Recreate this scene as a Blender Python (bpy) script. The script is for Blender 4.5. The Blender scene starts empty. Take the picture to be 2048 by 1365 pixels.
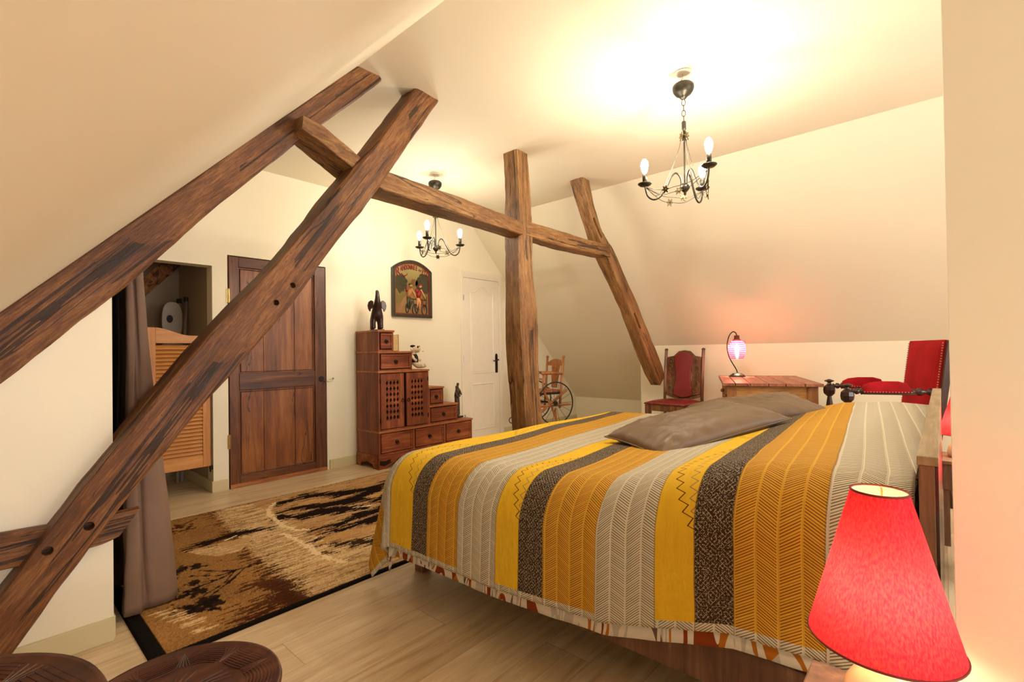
import bpy, bmesh, math, random
import numpy as np
from mathutils import Vector, Matrix, noise
C = bpy.context.scene.collection
PI = math.pi
random.seed(7)
# ---------------------------------------------------------------- camera, world, lights, exposure
H = 1.10
F_PX, YAW, PITCH, ROLL, CY = 966.12, math.radians(48.2833), math.radians(0.59809), math.radians(-0.82258), 694.35
fw = Vector((math.sin(YAW)*math.cos(PITCH), math.cos(YAW)*math.cos(PITCH), math.sin(PITCH)))
rr = Vector((math.cos(YAW), -math.sin(YAW), 0)); uu = rr.cross(fw)
r2 = math.cos(ROLL)*rr + math.sin(ROLL)*uu
u2 = -math.sin(ROLL)*rr + math.cos(ROLL)*uu
cam_d = bpy.data.cameras.new('camera'); cam = bpy.data.objects.new('camera', cam_d); C.objects.link(cam)
m = Matrix((r2, u2, -fw)).transposed().to_4x4(); m.translation = (0, 0, H); cam.matrix_world = m
cam_d.sensor_width = 36.0; cam_d.lens = F_PX/2048*36; cam_d.shift_y = (CY-682.5)/2048
cam_d.clip_start = 0.02
bpy.context.scene.camera = cam
vs = bpy.context.scene.view_settings
vs.view_transform = 'Standard'; vs.look = 'None'; vs.gamma = 1.0; vs.use_curve_mapping = False
vs.exposure = 1.58
w = bpy.data.worlds.new('world'); bpy.context.scene.world = w; w.use_nodes = True
w.node_tree.nodes['Background'].inputs[0].default_value = (0.75, 0.85, 1.0, 1)
w.node_tree.nodes['Background'].inputs[1].default_value = 1.0
WARM = (1.0, 0.90, 0.72)
BULB_E = 225.0      # bulbs of the chandeliers
LAMP_E = 80.0       # bulbs of the small red lamps
def area(name, loc, rot, sx, sy, power, col):
    d = bpy.data.lights.new(name, 'AREA'); d.shape = 'RECTANGLE'; d.size = sx; d.size_y = sy; d.energy = power; d.color = col
    o = bpy.data.objects.new(name, d); C.objects.link(o); o.location = loc; o.rotation_euler = rot
    return o
# soft fill from behind the viewer, entering at two unseen rear windows
area('rear_fill', (0.2, -2.42, 1.45), (math.radians(90), 0, 0), 1.4, 1.1, 34, (1.0, 0.90, 0.92))  # assumed for the cool tint on the near partition
area('rear_fill', (3.0, -2.42, 1.45), (math.radians(90), 0, 0), 1.9, 1.4, 24, (1.0, 0.92, 0.86))  # added to brighten the right slope, bed and far wall

# ---------------------------------------------------------------- helpers
def srgb(r, g, b):
    f = lambda c: (c/255/12.92 if c/255 <= 0.04045 else ((c/255+0.055)/1.055)**2.4)
    return (f(r), f(g), f(b), 1.0)
def tag(o, label=None, cat=None, group=None, kind=None):
    if label: o['label'] = label
    if cat: o['category'] = cat
    if group: o['group'] = group
    if kind: o['kind'] = kind
    return o
def thing(name, label, cat, loc=(0, 0, 0), rotz=0, group=None):
    o = bpy.data.objects.new(name, None); C.objects.link(o); o.empty_display_size = 0.05
    o.location = loc; o.rotation_euler = (0, 0, rotz)
    return tag(o, label, cat, group)
def copy_tree(o, parent=None):
    c = o.copy(); C.objects.link(c)
    if parent: c.parent = parent
    for ch in list(o.children): copy_tree(ch, c)
    return c
def mesh_obj(name, bm, mat, parent=None, smooth=False, bevel=0.0, seg=2):
    bmesh.ops.recalc_face_normals(bm, faces=bm.faces[:])
    me = bpy.data.meshes.new(name); bm.to_mesh(me); bm.free()
    if isinstance(mat, (list, tuple)):
        for q in mat: me.materials.append(q)
    elif mat: me.materials.append(mat)
    o = bpy.data.objects.new(name, me); C.objects.link(o)
    if smooth:
        for p in me.polygons: p.use_smooth = True
    if bevel:
        b = o.modifiers.new('bevel', 'BEVEL'); b.width = bevel; b.segments = seg; b.limit_method = 'ANGLE'; b.angle_limit = math.radians(40)
        b.harden_normals = False
    if parent: o.parent = parent
    return o
def struct(name, bm, mat, parent=None, **k):
    o = mesh_obj(name, bm, mat, parent, **k)
    if not parent: o['kind'] = 'structure'
    return o
def NB(): return bmesh.new()
def box(bm, x0, x1, y0, y1, z0, z1, M=None):
    c = [(x, y, z) for x in (x0, x1) for y in (y0, y1) for z in (z0, z1)]
    vs_ = [bm.verts.new((M @ Vector(p)) if M else p) for p in c]
    for f in ((0, 1, 3, 2), (4, 6, 7, 5), (0, 4, 5, 1), (2, 3, 7, 6), (0, 2, 6, 4), (1, 5, 7, 3)):
        bm.faces.new([vs_[i] for i in f])
    return vs_
def prism(bm, poly, a, b, axis='Y', M=None):
    def P(u, v, w_):
        p = (u, w_, v) if axis == 'Y' else ((u, v, w_) if axis == 'Z' else (w_, u, v))
        return (M @ Vector(p)) if M else p
    A = [bm.verts.new(P(u, v, a)) for u, v in poly]; B = [bm.verts.new(P(u, v, b)) for u, v in poly]
    n = len(poly)
    bm.faces.new(A); bm.faces.new(B[::-1])
    for i in range(n): bm.faces.new((A[i], B[i], B[(i+1) % n], A[(i+1) % n]))
def tube(bm, pts, r, seg=8, closed=False, cap=True, flat=None):
    pts = [Vector(p) for p in pts]; n = len(pts); rings = []
    rad = r if isinstance(r, (list, tuple)) else [r]*n
    prev = None
    for i, p in enumerate(pts):
        a = pts[(i-1) % n] if (closed or i > 0) else p
        b = pts[(i+1) % n] if (closed or i < n-1) else p
        t = (b-a); t = t.normalized() if t.length > 1e-9 else Vector((0, 0, 1))
        if prev is None:
            up = Vector((0, 0, 1)) if abs(t.z) < 0.9 else Vector((1, 0, 0))
            nrm = t.cross(up).normalized()
        else:
            nrm = prev - t*prev.dot(t)
            nrm = nrm.normalized() if nrm.length > 1e-6 else t.orthogonal().normalized()
        prev = nrm; bn = t.cross(nrm)
        rings.append([bm.verts.new(p + (nrm*math.cos(2*PI*k/seg)+bn*math.sin(2*PI*k/seg)*(flat or 1))*rad[i]) for k in range(seg)])
    for i in range(n if closed else n-1):
        A, B = rings[i], rings[(i+1) % n]
        for k in range(seg): bm.faces.new((A[k], A[(k+1) % seg], B[(k+1) % seg], B[k]))
    if cap and not closed:
        bm.faces.new(rings[0]); bm.faces.new(rings[-1][::-1])
def lathe(bm, prof, seg=24, c=(0, 0, 0), M=None, cap=True, sx=1, sy=1):
    rings = []
    for r, z in prof:
        ring = []
        for k in range(seg):
            a = 2*PI*k/seg; p = Vector((c[0]+r*math.cos(a)*sx, c[1]+r*math.sin(a)*sy, c[2]+z))
            ring.append(bm.verts.new((M @ p) if M else p))
        rings.append(ring)
    for A, B in zip(rings[:-1], rings[1:]):
        for k in range(seg): bm.faces.new((A[k], A[(k+1) % seg], B[(k+1) % seg], B[k]))
    if cap:
        bm.faces.new(rings[0][::-1]); bm.faces.new(rings[-1])
def ball(bm, c, r, sx=1, sy=1, sz=1, seg=14, rot=None):
    M = Matrix.Translation(c) @ (rot.to_4x4() if rot else Matrix.Identity(4)) @ Matrix.Diagonal((r*sx, r*sy, r*sz, 1))
    bmesh.ops.create_uvsphere(bm, u_segments=seg, v_segments=max(6, seg//2+2), radius=1, matrix=M)
def bez(pts, n=10):
    P = [Vector(p) for p in pts]; out = []
    for i in range(len(P)-1):
        p0 = P[i-1] if i > 0 else P[i]; p1 = P[i]; p2 = P[i+1]; p3 = P[i+2] if i+2 < len(P) else P[i+1]
        for k in range(n):
            t = k/n
            out.append(0.5*((2*p1)+(-p0+p2)*t+(2*p0-5*p1+4*p2-p3)*t*t+(-p0+3*p1-3*p2+p3)*t**3))
    out.append(P[-1]); return out
def pl(x, pts):
    if x <= pts[0][0]: return pts[0][1]
    for (a, b), (c, d) in zip(pts[:-1], pts[1:]):
        if x <= c: return b+(d-b)*(x-a)/(c-a)
    return pts[-1][1]
def evaluate_to_mesh(o):
    dg = bpy.context.evaluated_depsgraph_get(); dg.update()
    me = bpy.data.meshes.new_from_object(o.evaluated_get(dg)); o.modifiers.clear(); o.data = me
    return o
def carve(o, cutter_bm):
    c = mesh_obj('cutter', cutter_bm, o.data.materials[0]); bpy.context.view_layer.update()
    mod = o.modifiers.new('cut', 'BOOLEAN'); mod.operation = 'DIFFERENCE'; mod.object = c; mod.solver = 'EXACT'
    evaluate_to_mesh(o)
    cm = c.data; bpy.data.objects.remove(c); bpy.data.meshes.remove(cm)

# ---- node expressions
class E:
    def __init__(s, nt, sock): s.nt = nt; s.s = sock
    def _op(s, op, *args):
        n = s.nt.nodes.new('ShaderNodeMath'); n.operation = op
        for i, a in enumerate((s,)+args):
            if isinstance(a, E): s.nt.links.new(a.s, n.inputs[i])
            else: n.inputs[i].default_value = a
        return E(s.nt, n.outputs[0])
    def __add__(s, o): return s._op('ADD', o)
    __radd__ = __add__
    def __sub__(s, o): return s._op('SUBTRACT', o)
    def __rsub__(s, o): return s*-1.0+o
    def __mul__(s, o): return s._op('MULTIPLY', o)
    __rmul__ = __mul__
    def __truediv__(s, o): return s._op('DIVIDE', o)
    def lt(s, o): return s._op('LESS_THAN', o)
    def gt(s, o): return s._op('GREATER_THAN', o)
    def frac(s): return s._op('FRACT')
    def floor(s): return s._op('FLOOR')
    def abs(s): return s._op('ABSOLUTE')
    def sin(s): return s._op('SINE')
    def mod(s, o): return s._op('FLOORED_MODULO', o)
    def mx(s, o): return s._op('MAXIMUM', o)
    def mn(s, o): return s._op('MINIMUM', o)
class Mat:
    def __init__(s, name, rough=0.6, spec=0.5, metal=0.0):
        s.m = bpy.data.materials.new(name); s.m.use_nodes = True; s.nt = s.m.node_tree
        s.b = s.nt.nodes['Principled BSDF']
        s.b.inputs['Roughness'].default_value = rough; s.b.inputs['Metallic'].default_value = metal
        s.b.inputs['Specular IOR Level'].default_value = spec
    def coord(s, kind='Object', scale=(1, 1, 1)):
        t = s.nt.nodes.new('ShaderNodeTexCoord'); mp = s.nt.nodes.new('ShaderNodeMapping')
        mp.inputs['Scale'].default_value = scale; s.nt.links.new(t.outputs[kind], mp.inputs[0]); return mp.outputs[0]
    def uv(s):
        t = s.nt.nodes.new('ShaderNodeTexCoord'); sp = s.nt.nodes.new('ShaderNodeSeparateXYZ')
        s.nt.links.new(t.outputs['UV'], sp.inputs[0]); return E(s.nt, sp.outputs[0]), E(s.nt, sp.outputs[1])
    def noise(s, vec, scale=5, detail=4, rough=0.6, dist=0.0):
        n = s.nt.nodes.new('ShaderNodeTexNoise'); n.inputs['Scale'].default_value = scale; n.inputs['Detail'].default_value = detail
        n.inputs['Roughness'].default_value = rough; n.inputs['Distortion'].default_value = dist
        if vec is not None: s.nt.links.new(vec, n.inputs['Vector'])
        return E(s.nt, n.outputs[0])
    def ramp(s, fac, stops, const=False):
        r = s.nt.nodes.new('ShaderNodeValToRGB'); s.nt.links.new(fac.s, r.inputs[0]); el = r.color_ramp.elements
        while len(el) < len(stops): el.new(0.5)
        for e_, (p, c) in zip(el, stops): e_.position = p; e_.color = c
        if const: r.color_ramp.interpolation = 'CONSTANT'
        return r.outputs[0]
    def mix(s, fac, a, b):
        n = s.nt.nodes.new('ShaderNodeMix'); n.data_type = 'RGBA'
        if isinstance(fac, E): s.nt.links.new(fac.s, n.inputs[0])
        else: n.inputs[0].default_value = fac
        for i, v in ((6, a), (7, b)):
            if isinstance(v, tuple): n.inputs[i].default_value = v
            else: s.nt.links.new(v, n.inputs[i])
        return n.outputs[2]
    def color(s, v):
        if isinstance(v, tuple): s.b.inputs['Base Color'].default_value = v
        else: s.nt.links.new(v, s.b.inputs['Base Color'])
        return s
    def bump(s, h, strength=0.3, dist=0.01):
        n = s.nt.nodes.new('ShaderNodeBump'); n.inputs['Strength'].default_value = strength; n.inputs['Distance'].default_value = dist
        s.nt.links.new(h.s, n.inputs['Height']); s.nt.links.new(n.outputs[0], s.b.inputs['Normal']); return s
    def rough(s, e_): s.nt.links.new(e_.s, s.b.inputs['Roughness']); return s
def plain(name, col, rough=0.6, metal=0.0, var=0.12, scale=12, bump=0.0, spec=0.5):
    M_ = Mat(name, rough, spec, metal); n = M_.noise(M_.coord('Object'), scale, 3)
    d = tuple(c*(1-var) for c in col[:3])+(1,); l = tuple(min(1, c*(1+var)) for c in col[:3])+(1,)
    M_.color(M_.ramp(n, [(0.3, d), (0.7, l)]))
    if bump: M_.bump(M_.noise(M_.coord('Object'), scale*6, 3), bump, 0.004)
    return M_.m
def wood(name, dark, mid, light, axis='Z', rough=0.5, sc=1.0, crack=0.0, bump=0.3, gloss=False, spec=0.5):
    M_ = Mat(name, rough, spec)
    s_ = {'X': (1.2, 14, 14), 'Y': (14, 1.2, 14), 'Z': (14, 14, 1.2)}[axis]
    v = M_.coord('Object', tuple(a*sc for a in s_))
    n1 = M_.noise(v, 1.0, 6, 0.65, 0.8); n2 = M_.noise(M_.coord('Object', tuple(a*sc*4 for a in s_)), 1.0, 4, 0.7)
    n3 = M_.noise(M_.coord('Object'), 3.0*sc, 3, 0.6)
    f = n1*0.55+n2*0.25+n3*0.2
    col = M_.ramp(f, [(0.36, dark), (0.5, mid), (0.64, light)])
    h = f
    if crack:
        sv = tuple(a*0.5 for a in s_)
        c1 = (M_.noise(M_.coord('Object', sv), 1.0, 5, 0.55, 0.5)-0.5).abs()
        line = c1.lt(0.006*crack)
        line2 = M_.noise(M_.coord('Object', tuple(a*0.6 for a in s_)), 1.0, 1, 0.5)
        line = line*(line2.gt(0.5))
        col = M_.mix(line*0.85, col, (dark[0]*0.25, dark[1]*0.25, dark[2]*0.25, 1))
        h = f-line*0.5
    M_.color(col); M_.bump(h, bump, 0.012 if crack else 0.004)
    if gloss: M_.rough(M_.noise(M_.coord('Object'), 9, 3)*0.5+rough-0.25)
    return M_.m

def hewn(name, dark, mid, light):
    M_ = Mat(name, 0.5, 0.5)
    big = M_.noise(M_.coord('Object', (3, 3, 1.2)), 1.0, 3, 0.6, 0.5)
    fib = M_.noise(M_.coord('Object', (38, 38, 3.5)), 1.0, 6, 0.7, 0.6)
    fine = M_.noise(M_.coord('Object', (150, 150, 16)), 1.0, 4, 0.75)
    pit = M_.noise(M_.coord('Object', (60, 60, 14)), 1.0, 3, 0.6, 0.3)
    f = big*0.35+fib*0.40+fine*0.25
    col = M_.ramp(f, [(0.38, dark), (0.49, mid), (0.60, light)])
    pits = pit.gt(0.66)
    ck = (M_.noise(M_.coord('Object', (6, 6, 0.28)), 1.0, 4, 0.55, 0.5)-0.5).abs().lt(0.0085)*M_.noise(M_.coord('Object', (3, 3, 0.9)), 1.0, 1, 0.5).gt(0.45)
    dk = tuple(c*0.3 for c in dark[:3])+(1,)
    col = M_.mix(pits*0.55, col, dark); col = M_.mix(ck*0.85, col, dk)
    worn = M_.noise(M_.coord('Object', (5, 5, 2.0)), 1.0, 5, 0.7).gt(0.62)*fib.gt(0.5)
    col = M_.mix(worn*0.22, col, tuple(min(1, c*1.5) for c in light[:3])+(1,))
    M_.color(col); M_.bump(f*1.2-pits*0.35-ck*0.9, 0.9, 0.014); M_.rough(fib*0.5+0.22)
    return M_.m

# ---------------------------------------------------------------- materials
def wall_paint(name, col, bump=0.05):
    M_ = Mat(name, 0.65, 0.3); n = M_.noise(M_.coord('Object'), 1.3, 3)
    a = tuple(c*0.97 for c in col[:3])+(1,)
    M_.color(M_.ramp(n, [(0.3, a), (0.7, col)])); M_.bump(M_.noise(M_.coord('Object'), 60, 3), bump, 0.003); return M_.m
M_wall = wall_paint('cream_paint', srgb(240, 232, 208))
M_slope = wall_paint('cream_paint_slope', srgb(238, 228, 204))
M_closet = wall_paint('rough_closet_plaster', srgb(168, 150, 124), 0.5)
M_base = wall_paint('baseboard_paint', srgb(212, 200, 160))
M_dark = plain('unlit_black', srgb(10, 9, 8), 0.95)  # flat black standing in for unlit depth behind gaps and holes
M_beam = hewn('hewn_oak', srgb(78, 46, 20), srgb(134, 92, 50), srgb(182, 138, 86))
M_beamd = hewn('dark_hewn_oak', srgb(56, 30, 13), srgb(106, 63, 29), srgb(156, 106, 58))
M_peg = plain('dark_peg_wood', srgb(60, 38, 24), 0.7)
M_floor = None
def mk_floor():
    M_ = Mat('light_oak_laminate', 0.38, 0.4)
    t = M_.nt.nodes.new('ShaderNodeTexCoord'); sp = M_.nt.nodes.new('ShaderNodeSeparateXYZ'); M_.nt.links.new(t.outputs['Object'], sp.inputs[0])
    X, Y = E(M_.nt, sp.outputs[0]), E(M_.nt, sp.outputs[1])
    row = (Y/0.19).floor(); off = (row*0.377).frac()*1.3
    k = ((X+off)/1.3); pid = (row*7.13+k.floor()*3.71)
    tone = (pid.sin()*43758.5).frac()
    edge = ((Y/0.19).frac()-0.5).abs().gt(0.492).mx((k.frac()-0.5).abs().gt(0.4987))
    cmb = M_.nt.nodes.new('ShaderNodeCombineXYZ')
    M_.nt.links.new((X*1.1+tone*9).s, cmb.inputs[0]); M_.nt.links.new((Y*11).s, cmb.inputs[1]); M_.nt.links.new((tone*5).s, cmb.inputs[2])
    n1 = M_.noise(cmb.outputs[0], 1.6, 6, 0.6, 1.2); n2 = M_.noise(cmb.outputs[0], 7, 3, 0.6)
    f = n1*0.7+n2*0.2+tone*0.14
    col = M_.ramp(f, [(0.33, srgb(176, 148, 112)), (0.5, srgb(206, 182, 146)), (0.68, srgb(224, 203, 170))])
    col = M_.mix(edge*0.45, col, srgb(120, 95, 66))
    M_.color(col); M_.bump(f-edge*0.6, 0.12, 0.003); return M_.m
M_floor = mk_floor()
M_door = wood('old_door_wood', srgb(54, 26, 12), srgb(98, 54, 26), srgb(138, 84, 44), 'Z', 0.42, 0.8, 0.5, 0.4)
M_doorp = wood('old_door_panel_wood', srgb(80, 42, 18), srgb(126, 72, 32), srgb(164, 106, 54), 'Z', 0.42, 0.7, 0.8, 0.4)
M_doorh = wood('old_door_rail_wood', srgb(52, 26, 12), srgb(92, 50, 24), srgb(130, 80, 42), 'X', 0.42, 0.8, 0.5, 0.4)
M_pine = wood('pine_louvre', srgb(160, 98, 42), srgb(196, 132, 66), srgb(218, 160, 92), 'X', 0.45, 0.7, 0, 0.15)
M_pinev = wood('pine_stile', srgb(156, 94, 40), srgb(190, 126, 62), srgb(214, 154, 88), 'Z', 0.45, 0.7, 0, 0.15)
M_cab = wood('reddish_teak', srgb(84, 36, 16), srgb(130, 64, 32), srgb(168, 98, 56), 'Z', 0.45, 1.0, 0, 0.3)
M_cabh = wood('reddish_teak_flat', srgb(84, 34, 14), srgb(134, 64, 31), srgb(176, 106, 60), 'X', 0.45, 1.0, 0, 0.3)
M_edge = wood('worn_teak_edge', srgb(128, 64, 32), srgb(168, 102, 58), srgb(196, 140, 88), 'X', 0.5, 2.0, 0, 0.3)
M_iron = plain('blackened_iron', srgb(52, 46, 44), 0.4, 0.8, 0.2, 30)
M_steel = plain('brushed_steel', srgb(170, 165, 150), 0.3, 1.0, 0.1, 30)
M_brass = plain('brass', srgb(200, 170, 100), 0.3, 1.0, 0.1, 30)
M_pewter = plain('aged_pewter', srgb(72, 67, 58), 0.42, 0.8, 0.25, 40)
M_leafm = plain('gilded_leaf_metal', srgb(104, 90, 58), 0.4, 0.8, 0.35, 60)
M_white = plain('white_door_paint', srgb(240, 232, 214), 0.4, 0, 0.02)
M_ebony = wood('ebony', srgb(30, 14, 10), srgb(50, 26, 20), srgb(76, 42, 32), 'Z', 0.3, 1.5, 0, 0.15)
M_carved = wood('carved_dark_oak', srgb(60, 34, 18), srgb(104, 66, 38), srgb(150, 104, 64), 'Z', 0.4, 1.4, 0, 0.3)
M_burg = plain('burgundy_leather', srgb(126, 34, 34), 0.38, 0, 0.12, 20, 0.15)
M_bed = wood('bed_brown_ash', srgb(74, 48, 34), srgb(112, 76, 56), srgb(146, 108, 82), 'Z', 0.5, 1.2, 0, 0.3)
M_bedtop = wood('bed_weathered_top', srgb(120, 98, 70), srgb(150, 128, 96), srgb(176, 156, 122), 'X', 0.55, 1.4, 0, 0.3)
M_bedback = plain('lacquered_dark_back', srgb(40, 16, 14), 0.22)
M_cush = plain('taupe_satin_cotton', srgb(122, 100, 80), 0.5, 0, 0.05, 8, 0.05)
M_curt = plain('taupe_curtain_cloth', srgb(124, 98, 80), 0.8, 0, 0.05, 8, 0.1)
M_tabletop = wood('worn_red_tabletop', srgb(96, 50, 32), srgb(148, 88, 64), srgb(186, 132, 102), 'X', 0.42, 1.2, 0, 0.3)
M_tableap = wood('scrubbed_yellow_wood', srgb(120, 76, 34), srgb(176, 124, 64), srgb(208, 160, 96), 'Y', 0.5, 1.2, 0, 0.3)
M_tableleg = wood('table_leg_wood', srgb(88, 50, 24), srgb(140, 88, 48), srgb(176, 120, 72), 'Z', 0.5, 1.2, 0, 0.3)
M_oldpine = wood('orange_brown_beech', srgb(128, 72, 34), srgb(168, 106, 58), srgb(196, 138, 86), 'Z', 0.45, 1.4, 0, 0.2)
M_bronze = plain('mottled_bronze', srgb(88, 74, 58), 0.38, 0.7, 0.7, 55, 0.6)
M_cream = plain('cream_plush', srgb(222, 202, 172), 0.95, 0, 0.12, 40, 0.5)
M_black = plain('black_felt', srgb(24, 20, 20), 0.85)
M_rubber = plain('dark_rubber', srgb(40, 36, 34), 0.7)
M_paleplastic = plain('pale_plastic', srgb(170, 160, 146), 0.5, 0, 0.05)
M_nail = plain('nail_metal', srgb(205, 180, 140), 0.3, 0.9, 0.1, 60)
def velvet():
    M_ = Mat('red_velvet', 0.8, 0.2); n = M_.noise(M_.coord('Object'), 5, 4)
    M_.color(M_.ramp(n, [(0.35, srgb(128, 4, 14)), (0.65, srgb(166, 12, 26))]))
    M_.b.inputs['Sheen Weight'].default_value = 0.5; M_.b.inputs['Sheen Tint'].default_value = srgb(255, 60, 70); return M_.m
M_velvet = velvet()
def emis(name, col, e_):
    M_ = Mat(name, 0.3); M_.color((0.9, 0.9, 0.9, 1)); M_.b.inputs['Emission Color'].default_value = col+(1,)
    M_.b.inputs['Emission Strength'].default_value = e_; return M_.m
M_bulb = emis('lit_bulb', WARM, BULB_E)
M_bulb_dim = emis('lit_bulb_dimmer', WARM, BULB_E*0.55)
M_lampbulb = emis('lit_lamp_bulb', (1.0, 0.84, 0.58), LAMP_E)
def shade_mat(name, col, lining, tr=0.5):
    m_ = bpy.data.materials.new(name); m_.use_nodes = True; nt = m_.node_tree
    nt.nodes.remove(nt.nodes['Principled BSDF'])
    tc = nt.nodes.new('ShaderNodeTexCoord'); n = nt.nodes.new('ShaderNodeTexNoise'); mp = nt.nodes.new('ShaderNodeMapping')
    mp.inputs['Scale'].default_value = (110, 110, 34); nt.links.new(tc.outputs['Object'], mp.inputs[0]); nt.links.new(mp.outputs[0], n.inputs['Vector'])
    n.inputs['Scale'].default_value = 4; n.inputs['Detail'].default_value = 5
    r = nt.nodes.new('ShaderNodeValToRGB'); nt.links.new(n.outputs[0], r.inputs[0])
    r.color_ramp.elements[0].position = 0.35; r.color_ramp.elements[1].position = 0.68
    r.color_ramp.elements[0].color = tuple(c*0.85 for c in col[:3])+(1,); r.color_ramp.elements[1].color = (min(1, col[0]*1.1), col[1]*(2.4 if col[1] < 0.1 else 1.6), min(1, col[2]*1.1), 1)
    d = nt.nodes.new('ShaderNodeBsdfDiffuse'); t = nt.nodes.new('ShaderNodeBsdfTranslucent')
    nt.links.new(r.outputs[0], d.inputs[0]); nt.links.new(r.outputs[0], t.inputs[0])
    mx = nt.nodes.new('ShaderNodeMixShader'); mx.inputs[0].default_value = tr
    nt.links.new(d.outputs[0], mx.inputs[1]); nt.links.new(t.outputs[0], mx.inputs[2])
    nt.links.new(mx.outputs[0], nt.nodes['Material Output'].inputs[0]); return m_
M_shade = shade_mat('raspberry_shade_cloth', (0.62, 0.026, 0.075, 1), None, 0.62)
M_lining = shade_mat('white_shade_lining', (0.80, 0.50, 0.42, 1), None, 0.42)
M_trimtape = plain('shade_edge_tape', srgb(110, 40, 30), 0.7)
def glass_shade():
    m_ = bpy.data.materials.new('pink_pleated_glass'); m_.use_nodes = True; nt = m_.node_tree; nt.nodes.remove(nt.nodes['Principled BSDF'])
    tc = nt.nodes.new('ShaderNodeTexCoord'); sp = nt.nodes.new('ShaderNodeSeparateXYZ'); nt.links.new(tc.outputs['Object'], sp.inputs[0])
    z = E(nt, sp.outputs[2]); f = ((z*330.0).sin()*0.5+0.5)
    r = nt.nodes.new('ShaderNodeValToRGB'); nt.links.new(f.s, r.inputs[0]); el = r.color_ramp.elements
    el[0].position = 0.3; el[0].color = (0.16, 0.003, 0.014, 1); el[1].position = 0.75; el[1].color = (0.22, 0.022, 0.028, 1)
    t0 = nt.nodes.new('ShaderNodeBsdfTranslucent'); g = nt.nodes.new('ShaderNodeBsdfGlossy'); g.inputs['Roughness'].default_value = 0.15
    tp = nt.nodes.new('ShaderNodeBsdfTransparent'); tp.inputs[0].default_value = (1.0, 0.60, 0.50, 1); t = nt.nodes.new('ShaderNodeMixShader'); t.inputs[0].default_value = 0.12
    nt.links.new(t0.outputs[0], t.inputs[1]); nt.links.new(tp.outputs[0], t.inputs[2])
    nt.links.new(r.outputs[0], t0.inputs[0]); mx = nt.nodes.new('ShaderNodeMixShader'); mx.inputs[0].default_value = 0.07
    nt.links.new(t.outputs[0], mx.inputs[1]); nt.links.new(g.outputs[0], mx.inputs[2]); nt.links.new(mx.outputs[0], nt.nodes['Material Output'].inputs[0]); return m_
M_glass = glass_shade()

# ---------------------------------------------------------------- room shell
YB = 4.41; ZC = 2.718; XL = 1.45; XR = 4.19; TL = 1.054; TR = 1.03
XKL, XKR, XLOW = -0.85, 5.71, 6.47
zL = lambda x: ZC-TL*(XL-x)
zR = lambda x: ZC-TR*(x-XR)
bm = NB(); box(bm, -1.2, 6.9, -2.3, 5.6, -0.08, 0.0); struct('floor', bm, M_floor)
bm = NB(); box(bm, XL-0.02, XR+0.02, -2.3, YB+0.05, ZC, ZC+0.1); struct('ceiling', bm, M_slope)
bm = NB(); prism(bm, [(XL, ZC), (XL, ZC+0.1), (XKL-0.3, zL(XKL-0.3)+0.1), (XKL-0.3, zL(XKL-0.3))], -2.3, 5.6); struct('wall_left', bm, M_slope)
bm = NB(); prism(bm, [(XR, ZC), (XR, ZC+0.1), (XLOW+0.15, zR(XLOW+0.15)+0.1), (XLOW+0.15, zR(XLOW+0.15))], -2.3, YB+0.1); struct('wall_right', bm, M_slope)
bm = NB(); box(bm, XKR, XKR+0.06, -2.3, 2.89, 0, zR(XKR)); prism(bm, [(XKR+0.06, 0), (XLOW+0.05, 0), (XLOW+0.05, zR(XLOW)), (XKR+0.06, zR(XKR+0.06))], 2.83, 2.89)
struct('wall_right_knee', bm, M_wall)
bm = NB(); box(bm, XLOW, XLOW+0.06, 2.80, YB, 0, zR(XLOW)); struct('wall_right_low_knee', bm, M_wall)
bm = NB(); box(bm, XKL-0.08, XKL, -2.3, 5.6, 0, zL(XKL)+0.02); struct('wall_left_knee', bm, M_wall)
# far wall with the closet opening and the recess of the old door
CX0, CX1, CZ = 0.55, 1.305, 1.835
DX0, DX1, DZ = 1.418, 2.272, 1.94
bm = NB(); T = 0.13
box(bm, -1.0, CX0, YB, YB+T, 0, 2.8); box(bm, CX0, CX1, YB, YB+T, CZ, 2.8); box(bm, CX1, DX0, YB, YB+T, 0, 2.8)
box(bm, DX0, DX1, YB, YB+T, DZ, 2.8); box(bm, DX1, 6.8, YB, YB+T, 0, 2.8)
struct('wall_far', bm, M_wall)
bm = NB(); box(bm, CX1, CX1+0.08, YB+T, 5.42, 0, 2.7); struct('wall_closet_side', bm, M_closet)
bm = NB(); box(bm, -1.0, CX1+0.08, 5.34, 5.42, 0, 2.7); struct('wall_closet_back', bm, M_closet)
bm = NB(); box(bm, DX0-0.05, DX1+0.05, YB+T, YB+T+0.03, 0, 2.1); struct('dark_behind_door', bm, M_dark)  # black panel standing in for the darkness behind the door gap
bm = NB(); box(bm, CX1-0.012, CX1, YB+0.002, 5.34, 0, 0.09); box(bm, CX1-0.012, DX0-0.008, YB-0.012, YB+0.002, 0, 0.09); struct('baseboard_closet', bm, M_base, bevel=0.002)
bm = NB(); box(bm, DX1+0.02, 4.0, YB-0.014, YB, 0, 0.09); struct('baseboard_far', bm, M_base, bevel=0.002)
bm = NB(); box(bm, 4.77, XLOW, YB-0.014, YB, 0, 0.09); struct('baseboard_far_right', bm, M_base, bevel=0.002)
# left partition under the rafter
YP = 2.44
bm = NB(); prism(bm, [(XKL, 0), (0.372, 0), (0.372, zL(0.372)), (XKL, zL(XKL))], YP, YP+0.1); struct('wall_left_partition', bm, M_wall)
bm = NB(); box(bm, XKL, 0.372, YP-0.016, YP, 0, 0.088); box(bm, 0.36, 0.378, YP, YP+0.1, 0, 0.088); struct('baseboard_left', bm, M_base, bevel=0.002)
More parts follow.
